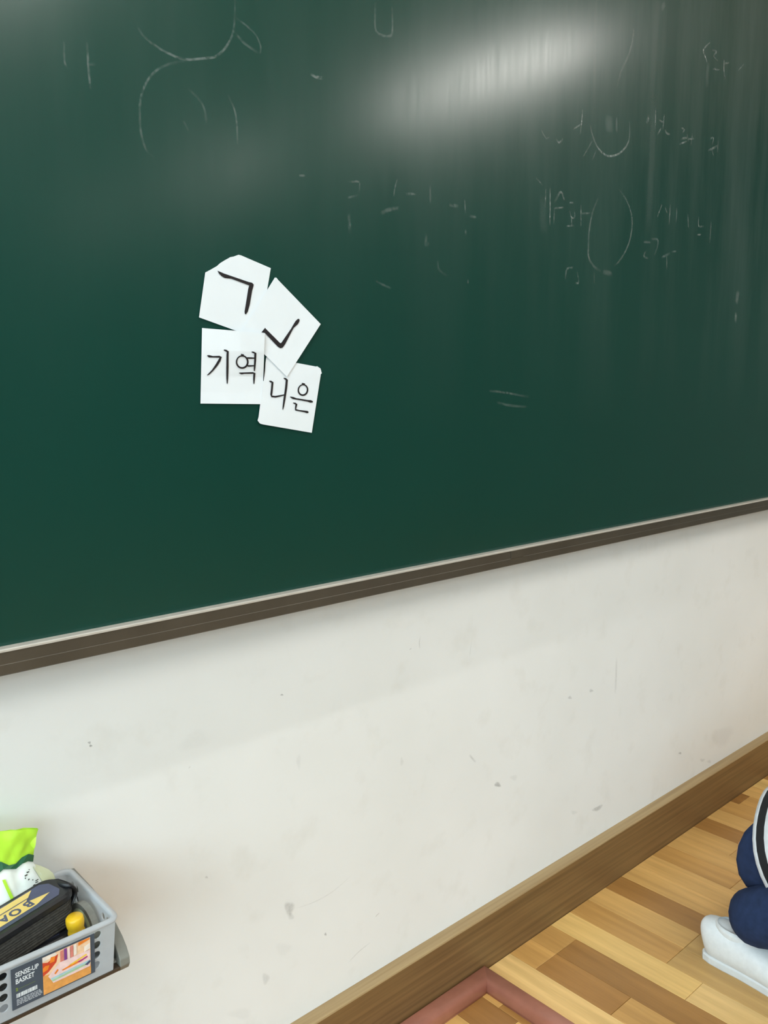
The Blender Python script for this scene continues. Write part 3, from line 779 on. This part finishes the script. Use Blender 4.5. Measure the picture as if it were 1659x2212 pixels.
for i in range(5):
    v = 0.215 - 0.032 * i; u = 0.05
    while u < 0.33:
        w_ = r.uniform(0.015, 0.04); lines.append([(u, v), (min(u + w_, 0.345), v), (min(u + w_, 0.345), v + 0.012), (u, v + 0.012)]); u += w_ + 0.008
prints('small_print', lines, M['print_white'], 0.0009)['kind'] = 'stuff'
def pm(n, c): return plain('photo_' + n, c, 0.4, 0, 0.10, 200)
photo_cols = [('wood', (226, 158, 84)), ('peach', (244, 206, 168)), ('red', (206, 70, 44)), ('orange', (238, 132, 44)), ('cream', (240, 228, 216)), ('pink', (236, 206, 204)), ('purple', (128, 62, 140)), ('rose', (214, 130, 120)), ('yellow', (240, 196, 70)), ('aqua', (160, 208, 214)), ('mint', (160, 202, 158)), ('blue', (64, 70, 110)), ('magenta', (176, 54, 116))]
photo_mats = [pm(n, c) for n, c in photo_cols]; ci = {n: i for i, (n, c) in enumerate(photo_cols)}
U0, U1 = 0.36, 0.945
def pq(u, v): return (U0 + (U1 - U0) * u, v)
shapes = [
    ('peach', [(0, 0.03), (1, 0.03), (1, 0.97), (0, 0.97)]), ('wood', [(0, 0.03), (1, 0.03), (1, 0.26), (0, 0.52)]),
    ('cream', [(0, 0.86), (0.30, 0.90), (0.26, 0.97), (0, 0.97)]),
    ('red', [(0, 0.50), (0.12, 0.56), (0.28, 0.72), (0.32, 0.90), (0.22, 0.86), (0.10, 0.80), (0, 0.84)]), ('orange', [(0, 0.60), (0.10, 0.62), (0.14, 0.72), (0.05, 0.74), (0, 0.70)]), ('orange', [(0.14, 0.76), (0.24, 0.76), (0.26, 0.88), (0.17, 0.90)]),
    ('rose', [(0.36, 0.62), (0.43, 0.64), (0.43, 0.95), (0.36, 0.94)]), ('purple', [(0.44, 0.64), (0.50, 0.66), (0.50, 0.96), (0.44, 0.96)]), ('pink', [(0.51, 0.66), (0.56, 0.66), (0.56, 0.95), (0.51, 0.95)]), ('rose', [(0.57, 0.66), (0.63, 0.68), (0.63, 0.96), (0.57, 0.96)]), ('cream', [(0.64, 0.68), (0.70, 0.70), (0.70, 0.96), (0.64, 0.96)]),
    ('orange', [(0.74, 0.88), (0.98, 0.93), (0.98, 0.97), (0.74, 0.97)]), ('cream', [(0.86, 0.66), (0.99, 0.70), (0.99, 0.84), (0.86, 0.80)]),
    ('pink', [(0.10, 0.46), (0.34, 0.68), (0.98, 0.66), (0.98, 0.34), (0.98, 0.24), (0.20, 0.24)]),
    ('orange', [(0.38, 0.47), (0.55, 0.50), (0.95, 0.52), (0.80, 0.46), (0.40, 0.44)]), ('yellow', [(0.52, 0.51), (0.90, 0.60), (0.92, 0.56), (0.60, 0.49)]), ('magenta', [(0.70, 0.49), (0.92, 0.54), (0.93, 0.50), (0.76, 0.46)]),
    ('pink', [(0.12, 0.42), (0.98, 0.46), (0.98, 0.42), (0.14, 0.38)]), ('aqua', [(0.15, 0.38), (0.98, 0.41), (0.98, 0.37), (0.16, 0.34)]), ('mint', [(0.17, 0.33), (0.98, 0.36), (0.98, 0.32), (0.18, 0.29)]),
    ('orange', [(0.22, 0.47), (0.29, 0.55), (0.31, 0.51), (0.25, 0.44)]), ('blue', [(0.86, 0.34), (0.96, 0.40), (1.0, 0.37), (0.92, 0.30)]),
]
vs, fs, ix = [], [], []
for n_, (cn, pts) in enumerate(shapes):
    b = len(vs); vs += [lp(*pq(u, v), 0.0009 + 0.00006 * n_) for u, v in pts]; fs.append(tuple(range(b, b + len(pts)))); ix.append(ci[cn])
po = mesh_obj('printed_photo', vs, fs, None, label, False, photo_mats, ix)
po['label'] = 'printed colour photo of a white basket with pens on a wooden table'

# ------------------------------------------------------------------ things in the basket
def rounded_block(name, L, Wd, z0, z1, r, mat, parent, M4, n=7, bev=0.0):
    o = round_rect(-L / 2, L / 2, -Wd / 2, Wd / 2, r, n)
    prof_ = [(bev, z0), (0, z0 + bev), (0, z1 - bev), (bev, z1)] if bev else [(0, z0), (0, z1)]
    rings = [[M4 @ Vector((x * (1 - 2 * b / L), y * (1 - 2 * b / Wd), z)) for x, y in o] for b, z in prof_]
    vs, fs = ring_loft(rings)
    return mesh_obj(name, vs, fs, mat, parent)
def eraser(center, rz, tilt, label_text):
    e = empty('board_eraser', center); tag(e, label_text, 'eraser', 'black board erasers in the basket')
    M4 = Matrix.Translation(center) @ Matrix.Rotation(rz, 4, 'Z') @ Matrix.Rotation(tilt, 4, 'Y')
    L, Wd, Hh = 0.118, 0.046, 0.036
    # felt pad of thin leaves
    rings = []; o = round_rect(-L / 2 + 0.002, L / 2 - 0.002, -Wd / 2 + 0.001, Wd / 2 - 0.001, 0.016, 6)
    nl = 9
    for i in range(nl):
        z0 = i * 0.0265 / nl; z1 = (i + 1) * 0.0265 / nl
        for s, z in ((0.985, z0 + 0.0002), (1.0, (z0 + z1) / 2 - 0.0004), (1.0, (z0 + z1) / 2 + 0.0004), (0.985, z1 - 0.0002)):
            j = 1 + 0.006 * sin(i * 2.1)
            rings.append([M4 @ Vector((x * s * j, y * s * j, z)) for x, y in o])
    vs, fs = ring_loft(rings); mesh_obj('felt_pad', vs, fs, M['felt'], e)
    rounded_block('cover', L, Wd, 0.0265, Hh, 0.017, M['black'], e, M4, 8, 0.0022)
    # worn padded end
    rings = []
    for i in range(7):
        t = i / 6; a = pi * t
        c = Vector((L / 2 - 0.006 + 0.009 * sin(a), 0, 0.012 + 0.025 * t))
        rings.append([M4 @ (c + Vector((0.0035 * cos(b) * (1 + .2 * sin(5 * b + i)), 0.016 * sin(b), 0.003 * cos(b + 1)))) for b in [2 * pi * q / 14 for q in range(14)]])
    vs, fs = ring_loft(rings); mesh_obj('end_patch', vs, fs, M['black'], e, True)
    zt = Hh + 0.0003
    def lq(pts, z): return [M4 @ Vector((x, y, z)) for x, y in pts]
    lab = mesh_obj('print_label', lq([(-0.050, -0.016), (0.040, -0.016), (0.047, -0.008), (0.047, 0.010), (0.040, 0.017), (-0.050, 0.017)], zt), [tuple(range(6))], M['navy_print'], e)
    mesh_obj('yellow_band', lq([(-0.050, -0.0105), (0.018, -0.0105), (0.038, -0.004), (0.014, 0.002), (0.030, 0.0155), (-0.050, 0.0155)], zt + 0.0002), [tuple(range(6))], M['yellow_print'], lab)
    for i, ch in enumerate('BOARD'):
        text_mesh(ch, 0.0150, lambda x, y, i=i: M4 @ Vector((0.018 - 0.0135 * i - x, 0.0022 - y, zt + 0.0004)), 'lettering', M['navy_print'], lab, 1.0, 0.0005)
    mesh_obj('thin_rule', lq([(-0.05, 0.0055), (0.02, 0.0055), (0.022, 0.0068), (-0.05, 0.0068)], zt + 0.0004), [(0, 1, 2, 3)], M['navy_print'], lab)
    return e
eraser(Vector((0.261, -0.089, SZ + 0.0024)), radians(9), 0.0, 'black board eraser lying under the other one in the basket')
eraser(Vector((0.2665, -0.0855, SZ + 0.0392)), radians(15), radians(-2.5), 'uppermost black board eraser with a yellow printed label')

# wet wipe pouch
pouch = empty('wipes_pouch', (0.255, -0.045, SZ + 0.002))
tag(pouch, 'crumpled white and lime green wipes pouch standing behind the erasers', 'pouch')
def pouch_part(name, v0, v1, mat, grow=0.0, nu=22, nv=18, u0=-1.0, u1=1.0, side=0):
    """v is height along the pouch 0..1, u across -1..1; closed pillow, or one face only"""
    def wid(v):
        pts = [(0, 0.052), (0.25, 0.055), (0.45, 0.053), (0.62, 0.044), (0.72, 0.0395), (0.80, 0.042), (0.9, 0.046), (1.0, 0.050)]
        for (a, wa), (b, wb_) in zip(pts, pts[1:]):
            if v <= b: return wa + (wb_ - wa) * (v - a) / (b - a)
        return pts[-1][1]
    def thk(v): return 0.021 * max(0.06, sin(min(1, max(0.0, (1.0 - v) * 1.25)) * pi / 2)) * (0.75 + 0.25 * cos(v * 3))
    def pos(u, v, s):
        w_ = wid(v); t = thk(v) * (1 - abs(u) ** 2.6) + grow
        x = 0.258 + w_ * u + 0.006 * (1 - v)
        z = SZ + 0.003 + 0.142 * v - 0.014 * u * v * v
        n_ = noise.noise(Vector((u * 2.1 + 3, v * 5.0, s * 4.0))) * 0.006 + noise.noise(Vector((u * 6, v * 11, s * 9.0))) * 0.0025
        y = -0.052 - s * t * 0.85 + n_ * (0.3 + abs(u) * 0.4 + v * 0.6) + 0.010 * v
        return Vector((x, y, z))
    vs, fs = [], []
    for s in ((1, -1) if side == 0 else (side,)):
        b = len(vs)
        for j in range(nv + 1):
            for i in range(nu + 1):
                vs.append(pos(u0 + (u1 - u0) * i / nu, v0 + (v1 - v0) * j / nv, s))
        m = nu + 1
        for j in range(nv):
            for i in range(nu):
                a = b + j * m + i
                fs.append((a, a + 1, a + m + 1, a + m) if s > 0 else (a, a + m, a + m + 1, a + 1))
    o = mesh_obj(name, vs, fs, mat, pouch, True)
    return o, pos
body, _ = pouch_part('pouch_body', 0.0, 0.76, M['film_white'])
flap, pos = pouch_part('top_flap', 0.74, 1.0, M['lime'], 0.0012)
jag = []
vsj, fsj = [], []
for i in range(13):
    u = -1 + 2 * i / 12
    lo = 0.700 + 0.035 * (0.5 + 0.5 * sin(i * 1.9 + 0.4)) ; hi = 0.775 + 0.03 * sin(i * 1.3)
    vsj += [pos(u, lo + 0.02 * u, 1) + Vector((0, -0.0012, 0)), pos(u, hi, 1) + Vector((0, -0.0014, 0))]
for i in range(12): fsj.append((2 * i, 2 * i + 2, 2 * i + 3, 2 * i + 1))
mesh_obj('printed_band', vsj, fsj, M['green_dark'], pouch)
vsj, fsj = [], []
for i in range(9):
    v = 0.28 + 0.38 * i / 8; u = 0.30 - 0.55 * (v - 0.28)
    vsj += [pos(u, v, 1) + Vector((0, -0.0006, 0)), pos(u + 0.07, v, 1) + Vector((0, -0.0006, 0))]
for i in range(8): fsj.append((2 * i, 2 * i + 1, 2 * i + 3, 2 * i + 2))
mesh_obj('printed_stripe', vsj, fsj, M['lime'], pouch)
vsj, fsj = [], []
rr = random.Random(11)
for i in range(16):
    v = 0.40 + 0.27 * i / 15; u = 0.70 + 0.10 * sin(i * 0.9); w_ = rr.uniform(0.02, 0.09)
    b = len(vsj)
    for du, dv in ((0, 0), (w_, 0.003), (w_, 0.013), (0, 0.010)): vsj.append(pos(min(u + du, 0.95), v + dv, 1) + Vector((0, -0.0008, 0)))
    fsj.append((b, b + 1, b + 2, b + 3))
mesh_obj('small_print', vsj, fsj, M['grey_dark'], pouch)['kind'] = 'stuff'
# folded side gusset
vsj, fsj = [], []
for i in range(7):
    v = 0.36 + 0.32 * i / 6
    bulge = 0.016 * sin(pi * (i + 0.6) / 7)
    p = pos(0.93, v, 1); vsj += [p, p + Vector((bulge * 0.6, 0.004, 0)), p + Vector((bulge, 0.012, -0.002))]
for i in range(6):
    for j in range(2): a = 3 * i + j; fsj.append((a, a + 1, a + 4, a + 3))
mesh_obj('side_gusset', vsj, fsj, M['film_pale'], pouch, True)

# glue bottle with a yellow cap
def lathe(prof_, M4, n=20):
    rings = [[M4 @ Vector((r_ * cos(2 * pi * i / n), r_ * sin(2 * pi * i / n), h_)) for i in range(n)] for r_, h_ in prof_]
    return ring_loft(rings)
gb = empty('glue_bottle', (0.318, -0.075, SZ + 0.002))
tag(gb, 'small milky glue bottle with a yellow cap poking out beside the erasers', 'bottle')
MB = Matrix.Translation((0.3205, -0.1085, SZ + 0.0022)) @ Matrix.Rotation(radians(-5), 4, 'Y')
vs, fs = lathe([(0.0005, 0), (0.0075, 0.0004), (0.0085, 0.003), (0.0085, 0.030), (0.0068, 0.035), (0.0050, 0.037), (0.0050, 0.040)], MB); mesh_obj('bottle_body', vs, fs, M['bottle'], gb, True)
vs, fs = lathe([(0.0080, 0.036), (0.0088, 0.0366), (0.0086, 0.0395), (0.0080, 0.0415), (0.0078, 0.0430), (0.0088, 0.0455), (0.0092, 0.0500), (0.0088, 0.0545), (0.0076, 0.0560), (0.0005, 0.0564)], MB); mesh_obj('cap', vs, fs, M['yellow_cap'], gb, True)

# tape roll
tr = empty('tape_roll', (0.326, -0.105, SZ + 0.002))
tag(tr, 'small grey tape roll standing on edge beside the yellow cap', 'tape roll')
MT = Matrix.Translation((0.3345, -0.088, SZ + 0.0283)) @ Matrix.Rotation(radians(6), 4, 'Z') @ Matrix.Rotation(radians(90), 4, 'Y')
def annulus(r0, r1, h, name, mat):
    prof_ = [(r0, -h / 2), (r1, -h / 2), (r1, h / 2), (r0, h / 2), (r0, -h / 2)]
    n = 28
    rings = [[MT @ Vector((r_ * cos(2 * pi * i / n), r_ * sin(2 * pi * i / n), h_)) for i in range(n)] for r_, h_ in prof_]
    vs, fs = ring_loft(rings, cap=False); return mesh_obj(name, vs, fs, mat, tr)
annulus(0.0205, 0.0260, 0.0075, 'tape', M['grey_plastic'])
annulus(0.0120, 0.0205, 0.0070, 'core', M['film_pale'])

# ------------------------------------------------------------------ crouching child at the right edge
child = empty('person', (1.505, -0.40, 0.0))
tag(child, 'crouching person in a black and white striped top, navy trousers and white shoes', 'person')
def skin_mesh(nodes, edges_, sub=2, root=0):
    me = bpy.data.meshes.new('s'); me.from_pydata([p for p, r_ in nodes], edges_, [])
    ob = bpy.data.objects.new('s', me); COL.objects.link(ob)
    ob.modifiers.new('sk', 'SKIN').use_smooth_shade = True
    sv = me.skin_vertices[0].data if me.skin_vertices else None
    if sv is None:
        bm_ = bmesh.new(); bm_.from_mesh(me); bm_.verts.layers.skin.verify(); bm_.to_mesh(me); bm_.free(); sv = me.skin_vertices[0].data
    for i, (p, r_) in enumerate(nodes):
        sv[i].radius = (r_, r_) if not isinstance(r_, tuple) else r_
        sv[i].use_root = (i == root)
    s_ = ob.modifiers.new('sub', 'SUBSURF'); s_.levels = sub; s_.render_levels = sub
    dg = bpy.context.evaluated_depsgraph_get(); dg.update()
    ev = ob.evaluated_get(dg); m2 = ev.to_mesh()
    vs_ = [v.co.copy() for v in m2.vertices]; fs_2 = [tuple(p.vertices) for p in m2.polygons]
    ev.to_mesh_clear(); COL.objects.unlink(ob); bpy.data.objects.remove(ob); bpy.data.meshes.remove(me)
    return vs_, fs_2
def merge(parts):
    V_, F_ = [], []
    for vs_, fs_2 in parts:
        b = len(V_); V_ += vs_; F_ += [tuple(i + b for i in f) for f in fs_2]
    return V_, F_
CX = 1.505
pelvis = Vector((CX, -0.345, 0.200)); chest = Vector((CX, -0.555, 0.335)); neck = Vector((CX, -0.66, 0.405)); headc = Vector((CX, -0.755, 0.43))
hipR, hipL = Vector((CX - 0.055, -0.33, 0.195)), Vector((CX + 0.055, -0.33, 0.195))
kneeR, kneeL = Vector((1.385, -0.565, 0.285)), Vector((1.625, -0.565, 0.285))
ankR, ankL = Vector((1.405, -0.325, 0.065)), Vector((1.605, -0.325, 0.065))
shR, shL = Vector((CX - 0.105, -0.61, 0.362)), Vector((CX + 0.105, -0.61, 0.362))
elR, elL = Vector((CX - 0.19, -0.72, 0.235)), Vector((CX + 0.19, -0.72, 0.235))
wrR, wrL = Vector((CX - 0.12, -0.83, 0.085)), Vector((CX + 0.12, -0.83, 0.085))
nodes = [(pelvis, 0.055), (chest, (0.058, 0.044)), (neck, 0.030), (neck.lerp(headc, 0.45), 0.033), (shR, 0.035), (elR, 0.026), (wrR, 0.019), (shL, 0.035), (elL, 0.026), (wrL, 0.019),
         (hipR, 0.045), (kneeR, 0.038), (ankR, 0.028), (hipL, 0.045), (kneeL, 0.038), (ankL, 0.028), (pelvis.lerp(chest, 0.5), 0.056)]
edges_b = [(0, 16), (16, 1), (1, 2), (2, 3), (1, 4), (4, 5), (5, 6), (1, 7), (7, 8), (8, 9), (0, 10), (10, 11), (11, 12), (0, 13), (13, 14), (14, 15)]
parts_b = [skin_mesh(nodes, edges_b)]
# head: shaped ellipsoid looking down and forward
def head_geo():
    bm_ = bmesh.new(); bmesh.ops.create_uvsphere(bm_, u_segments=32, v_segments=24, radius=1)
    Mh = Matrix.Translation(headc) @ Matrix.Rotation(radians(35), 4, 'X')
    for v in bm_.verts:
        x, y, z = v.co
        f = max(0, -y)
        w = 1.0 - 0.16 * max(0, -z) * f
        p = Vector((x * 0.072 * w, y * 0.088, z * 0.100))
        p.y -= 0.016 * math.exp(-((x / 0.16) ** 2 + ((z + 0.10) / 0.16) ** 2)) * (1 if y < 0 else 0)     # nose
        p.y += 0.007 * math.exp(-(((abs(x) - 0.36) / 0.16) ** 2 + ((z - 0.08) / 0.14) ** 2)) * (1 if y < 0 else 0)  # eye sockets
        p.y -= 0.005 * math.exp(-((x / 0.25) ** 2 + ((z + 0.48) / 0.10) ** 2)) * (1 if y < 0 else 0)     # mouth
        p.y -= 0.008 * math.exp(-((x / 0.25) ** 2 + ((z + 0.78) / 0.16) ** 2)) * (1 if y < 0 else 0)     # chin
        v.co = Mh @ p
    vs_ = [v.co.copy() for v in bm_.verts]; bm_.verts.index_update(); fs_2 = [tuple(v.index for v in f.verts) for f in bm_.faces]; bm_.free()
    return vs_, fs_2, Mh
hv, hf, Mh = head_geo(); parts_b.append((hv, hf))
for s in (-1, 1):     # ears
    rings = [[Mh @ Vector((s * (0.068 + 0.010 * t), 0.004 + 0.011 * cos(a) * k_, -0.006 + 0.019 * sin(a) * k_)) for a in [2 * pi * q / 12 for q in range(12)]] for t, k_ in ((0, 0.7), (0.6, 1.0), (1.0, 0.85))]
    parts_b.append(ring_loft(rings))
for wr_, sg in ((wrR, 1), (wrL, -1)):    # hands with five bent fingers, palms towards the floor
    palm = wr_ + Vector((0, -0.028, -0.034)); kn = wr_ + Vector((0, -0.042, -0.054))
    parts_b.append(skin_mesh([(wr_ + Vector((-sg * 0.016, 0.026, 0.035)), 0.0165), (wr_, 0.0170), (palm, (0.024, 0.012)), (kn, (0.026, 0.010))], [(0, 1), (1, 2), (2, 3)], 2))
    for i, (dx, ln) in enumerate(((-0.021, 0.034), (-0.007, 0.040), (0.007, 0.038), (0.021, 0.030))):
        b0 = kn + Vector((dx * sg * -1, 0, 0)); b1 = b0 + Vector((dx * 0.15, -ln * 0.5, -0.008)); b2 = b1 + Vector((0, -ln * 0.35, -0.010)); b3 = b2 + Vector((0, -ln * 0.12, -0.008))
        parts_b.append(skin_mesh([(b0, 0.0075), (b1, 0.0068), (b2, 0.0062), (b3, 0.0052)], [(0, 1), (1, 2), (2, 3)], 1))
    t0 = palm + Vector((sg * 0.018, 0.004, 0)); t1 = t0 + Vector((sg * 0.016, -0.016, -0.012)); t2 = t1 + Vector((sg * 0.004, -0.016, -0.012))
    parts_b.append(skin_mesh([(t0, 0.0095), (t1, 0.0082), (t2, 0.0066)], [(0, 1), (1, 2)], 1))
V_, F_ = merge(parts_b)
mesh_obj('body', V_, F_, M['skin'], child, True)
for s in (-1, 1):
    vs, fs = lathe([(0.0002, -0.004), (0.008, -0.002), (0.0085, 0), (0.006, 0.003), (0.0002, 0.0045)], Mh @ Matrix.Translation((s * 0.027, -0.079, 0.006)) @ Matrix.Rotation(pi / 2, 4, 'X'), 12)
    mesh_obj('eye', vs, fs, M['eye'], child, True)
vs, fs = lathe([(0.0002, -0.003), (0.013, -0.001), (0.013, 0.001), (0.0002, 0.003)], Mh @ Matrix.Translation((0, -0.079, -0.047)) @ Matrix.Rotation(pi / 2, 4, 'X') @ Matrix.Scale(0.35, 4, (0, 1, 0)), 14)
mesh_obj('mouth', vs, fs, M['lip'], child, True)
# hair cap
bm = bmesh.new(); bmesh.ops.create_uvsphere(bm, u_segments=32, v_segments=24, radius=1)
kill = []
for v in bm.verts:
    x, y, z = v.co
    if z < (0.30 if y < -0.35 else -0.45 if y > 0.1 else -0.20): kill.append(v)
    j = 1 + 0.02 * sin(14 * math.atan2(x, y))
    v.co = Mh @ Vector((x * 0.079 * j, y * 0.094 * j + 0.003, z * 0.106 + 0.002))
bmesh.ops.delete(bm, geom=kill, context='VERTS')
hair = bm_obj('hair', bm, M['hair'], child, True)
sm = hair.modifiers.new('t', 'SOLIDIFY'); sm.thickness = 0.006
# trousers
tn = [(pelvis + Vector((0, 0.004, -0.006)), (0.088, 0.084)), (hipR + Vector((0, -0.02, -0.004)), 0.068), (kneeR, 0.062), (kneeR.lerp(ankR, 0.55), 0.060), (ankR + Vector((-0.004, 0.012, 0.024)), 0.050),
      (hipL + Vector((0, -0.02, -0.004)), 0.068), (kneeL, 0.062), (kneeL.lerp(ankL, 0.55), 0.060), (ankL + Vector((0.004, 0.012, 0.024)), 0.050), (pelvis.lerp(chest, 0.28), (0.080, 0.066))]
vs, fs = skin_mesh(tn, [(0, 1), (1, 2), (2, 3), (3, 4), (0, 5), (5, 6), (6, 7), (7, 8), (0, 9)])
mesh_obj('trousers', vs, fs, M['navy_cloth'], child, True)
# striped top: torso loft with an open hem, plus sleeves
ax = (chest - pelvis).normalized(); side = Vector((1, 0, 0)); upv = side.cross(ax) * -1
if upv.z < 0: upv = -upv
axh = Vector((0, -0.905, 0.425)); uph = Vector((0, 0.425, 0.905))
hem_c = Vector((CX, -0.362, 0.205))
stations = [(0.0, 0.125, 0.108), (0.02, 0.122, 0.105), (0.06, 0.115, 0.098), (0.12, 0.106, 0.088), (0.19, 0.112, 0.090), (0.25, 0.122, 0.090), (0.29, 0.118, 0.082), (0.325, 0.088, 0.068), (0.352, 0.050, 0.048)]
rings, alongs = [], []
SN = 36
for si in range(len(stations) - 1):
    for q in range(4):
        t = q / 4; a, b = stations[si], stations[si + 1]
        s_ = [a[i] + (b[i] - a[i]) * t for i in range(3)]
        c = hem_c + axh * s_[0] + Vector((0, 0, 0.02 * (s_[0] / 0.345) ** 2))
        fold = lambda ang, s0=s_[0]: 1 + 0.018 * sin(5 * ang + 9 * s0) * (1 - s0 / 0.4)
        rr_ = ellipse(c, side, uph, s_[1], s_[2], SN)
        rr_ = [c + (p - c) * fold(2 * pi * i / SN) for i, p in enumerate(rr_)]
        rings.append(rr_); alongs.append(s_[0])
vs, fs = ring_loft(rings, cap=False)
al = [alongs[i // SN] for i in range(len(vs))]
for sh, el in ((shR, elR), (shL, elL)):
    d = (el - sh).normalized(); p_ = d.orthogonal().normalized(); q_ = d.cross(p_)
    rr2, a2 = [], []
    for t in range(8):
        f = t / 7; rr2.append(ellipse(sh.lerp(el, -0.15 + 0.95 * f), p_, q_, 0.050 - 0.008 * f, 0.050 - 0.008 * f, 16)); a2.append(0.2 + 0.16 * f)
    v2, f2 = ring_loft(rr2, cap=False); b = len(vs); vs += v2; fs += [tuple(i + b for i in f) for f in f2]; al += [a2[i // 16] for i in range(len(v2))]
top = mesh_obj('striped_top', vs, fs, M['stripe'], child, True)
ca = top.data.color_attributes.new('along', 'FLOAT_COLOR', 'POINT')
for i, a in enumerate(al): ca.data[i].color = (a, a, a, 1)
sm = top.modifiers.new('t', 'SOLIDIFY'); sm.thickness = 0.003; sm.offset = 1
# shoes
def shoe(xc, name):
    yh = -0.262; Ls = 0.205
    st = [(0.0, 0.009, 0.010, 0.040), (0.012, 0.020, 0.021, 0.054), (0.035, 0.027, 0.028, 0.062), (0.10, 0.0315, 0.033, 0.066), (0.22, 0.033, 0.033, 0.064), (0.36, 0.033, 0.033, 0.062), (0.52, 0.036, 0.034, 0.056), (0.68, 0.040, 0.036, 0.046), (0.82, 0.040, 0.036, 0.038), (0.93, 0.033, 0.030, 0.032), (1.0, 0.016, 0.016, 0.024)]
    rings = []
    for t, wl_, wr2, h_ in st:
        y = yh - Ls * t; rg = []
        for q in range(20):
            a = 2 * pi * q / 20; cxx, szz = cos(a), sin(a)
            k_ = (abs(cxx) ** 2.6 + abs(szz) ** 2.6) ** (-1 / 2.6)
            rg.append(Vector((xc + (wl_ if cxx < 0 else wr2) * cxx * k_, y + (0.010 * szz * k_ if t < 0.05 else 0), 0.003 + (h_ + 0.006) / 2 + ((h_ + 0.006) / 2) * szz * k_)))
        rings.append(rg)
    vs, fs = ring_loft(rings); o = mesh_obj('shoe', vs, fs, M['shoe'], child, True)
    o.modifiers.new('s', 'SUBSURF').render_levels = 1
    rings = []
    for z, g in ((0.0, -0.004), (0.002, -0.003), (0.012, -0.003), (0.014, -0.006)):
        rg = []
        for t, wl_, wr2, h_ in st: rg.append(Vector((xc - wl_ - g, yh - Ls * t + (g if t == 0 else -g if t == 1 else 0), z)))
        for t, wl_, wr2, h_ in st[::-1]: rg.append(Vector((xc + wr2 + g, yh - Ls * t + (g if t == 0 else -g if t == 1 else 0), z)))
        rings.append(rg)
    vs, fs = ring_loft(rings); mesh_obj('sole', vs, fs, M['sole'], o)
    rings = [ellipse((xc, yh - 0.055, z), (1, 0, 0), (0, 1, 0), rx, ry, 20) for z, rx, ry in ((0.062, 0.026, 0.036), (0.070, 0.028, 0.038), (0.074, 0.027, 0.037), (0.076, 0.024, 0.034))]
    vs, fs = ring_loft(rings, cap=False); mesh_obj('collar', vs, fs, M['shoe'], o, True)
shoe(1.405, 'shoe'); shoe(1.605, 'shoe')

# ------------------------------------------------------------------ ceiling lamps (above the view) and the lamp over the board
def lamp(x, y0, y1, power, label, along_x=False, z=CEIL - 0.045, width=0.11, group='tube lamps on the ceiling'):
    cx, cy = (x, (y0 + y1) / 2)
    e = empty('ceiling_lamp', (cx, cy, z)); tag(e, label, 'lamp', group)
    L = abs(y1 - y0)
    hx, hy = (width / 2, L / 2) if not along_x else (L / 2, width / 2)
    box('housing', cx - hx, cx + hx, cy - hy, cy + hy, z + 0.012, CEIL - 0.0005 if z > CEIL - 0.1 else z + 0.05, M['lamp_body'], e, 0.004)
    box('diffuser', cx - hx * 0.96, cx + hx * 0.96, cy - hy * 0.98, cy + hy * 0.98, z, z + 0.012, M['diffuser'], e)
    ld = bpy.data.lights.new('tube_light', 'AREA'); ld.shape = 'RECTANGLE'; ld.size = hx * 1.9; ld.size_y = hy * 1.96
    ld.energy = power; ld.color = (1.0, 0.965, 0.905)
    lo = bpy.data.objects.new('tube_light', ld); lo.location = (cx, cy, z - 0.002); COL.objects.link(lo)
    lo.parent = e; lo.matrix_parent_inverse = Matrix.Translation(e.location).inverted()
rows = [(3.10, 'far row'), (1.10, 'middle row'), (-0.90, 'window row')]
for rx, rn in rows:
    for (ya, yb), pn in (((-1.37, -2.50), 'nearest the blackboard'), ((-3.50, -4.63), 'in the middle of the room'), ((-5.45, -6.45), 'at the back')):
        far = rx > 3 and ya > -2
        lamp(rx, ya, yb, FAR_LAMP_POWER if far else LAMP_POWER if ya > -2 or (rx > 3 and ya > -4) else BACK_LAMP_POWER, 'white ceiling tube lamp of the %s, %s' % (rn, pn), width=0.22 if far else 0.11)
# slim lamp hung parallel to the board, above the view
e = empty('board_lamp', (-0.1, -0.53, 2.30)); tag(e, 'slim lamp hung over the blackboard, parallel to the wall', 'lamp')
box('housing', -0.75, 0.55, -0.56, -0.50, 2.305, 2.345, M['lamp_body'], e, 0.004)
for xx in (-0.6, 0.4): box('hanger', xx - 0.006, xx + 0.006, -0.536, -0.524, 2.345, CEIL, M['lamp_body'], e)
ld = bpy.data.lights.new('tube_light', 'AREA'); ld.shape = 'RECTANGLE'; ld.size = 1.26; ld.size_y = 0.035; ld.energy = BOARD_LIGHT_POWER; ld.color = (0.96, 0.99, 1.0)
lo = bpy.data.objects.new('tube_light', ld); lo.location = (-0.1, -0.53, 2.302); COL.objects.link(lo)
lo.parent = e; lo.matrix_parent_inverse = Matrix.Translation(e.location).inverted()
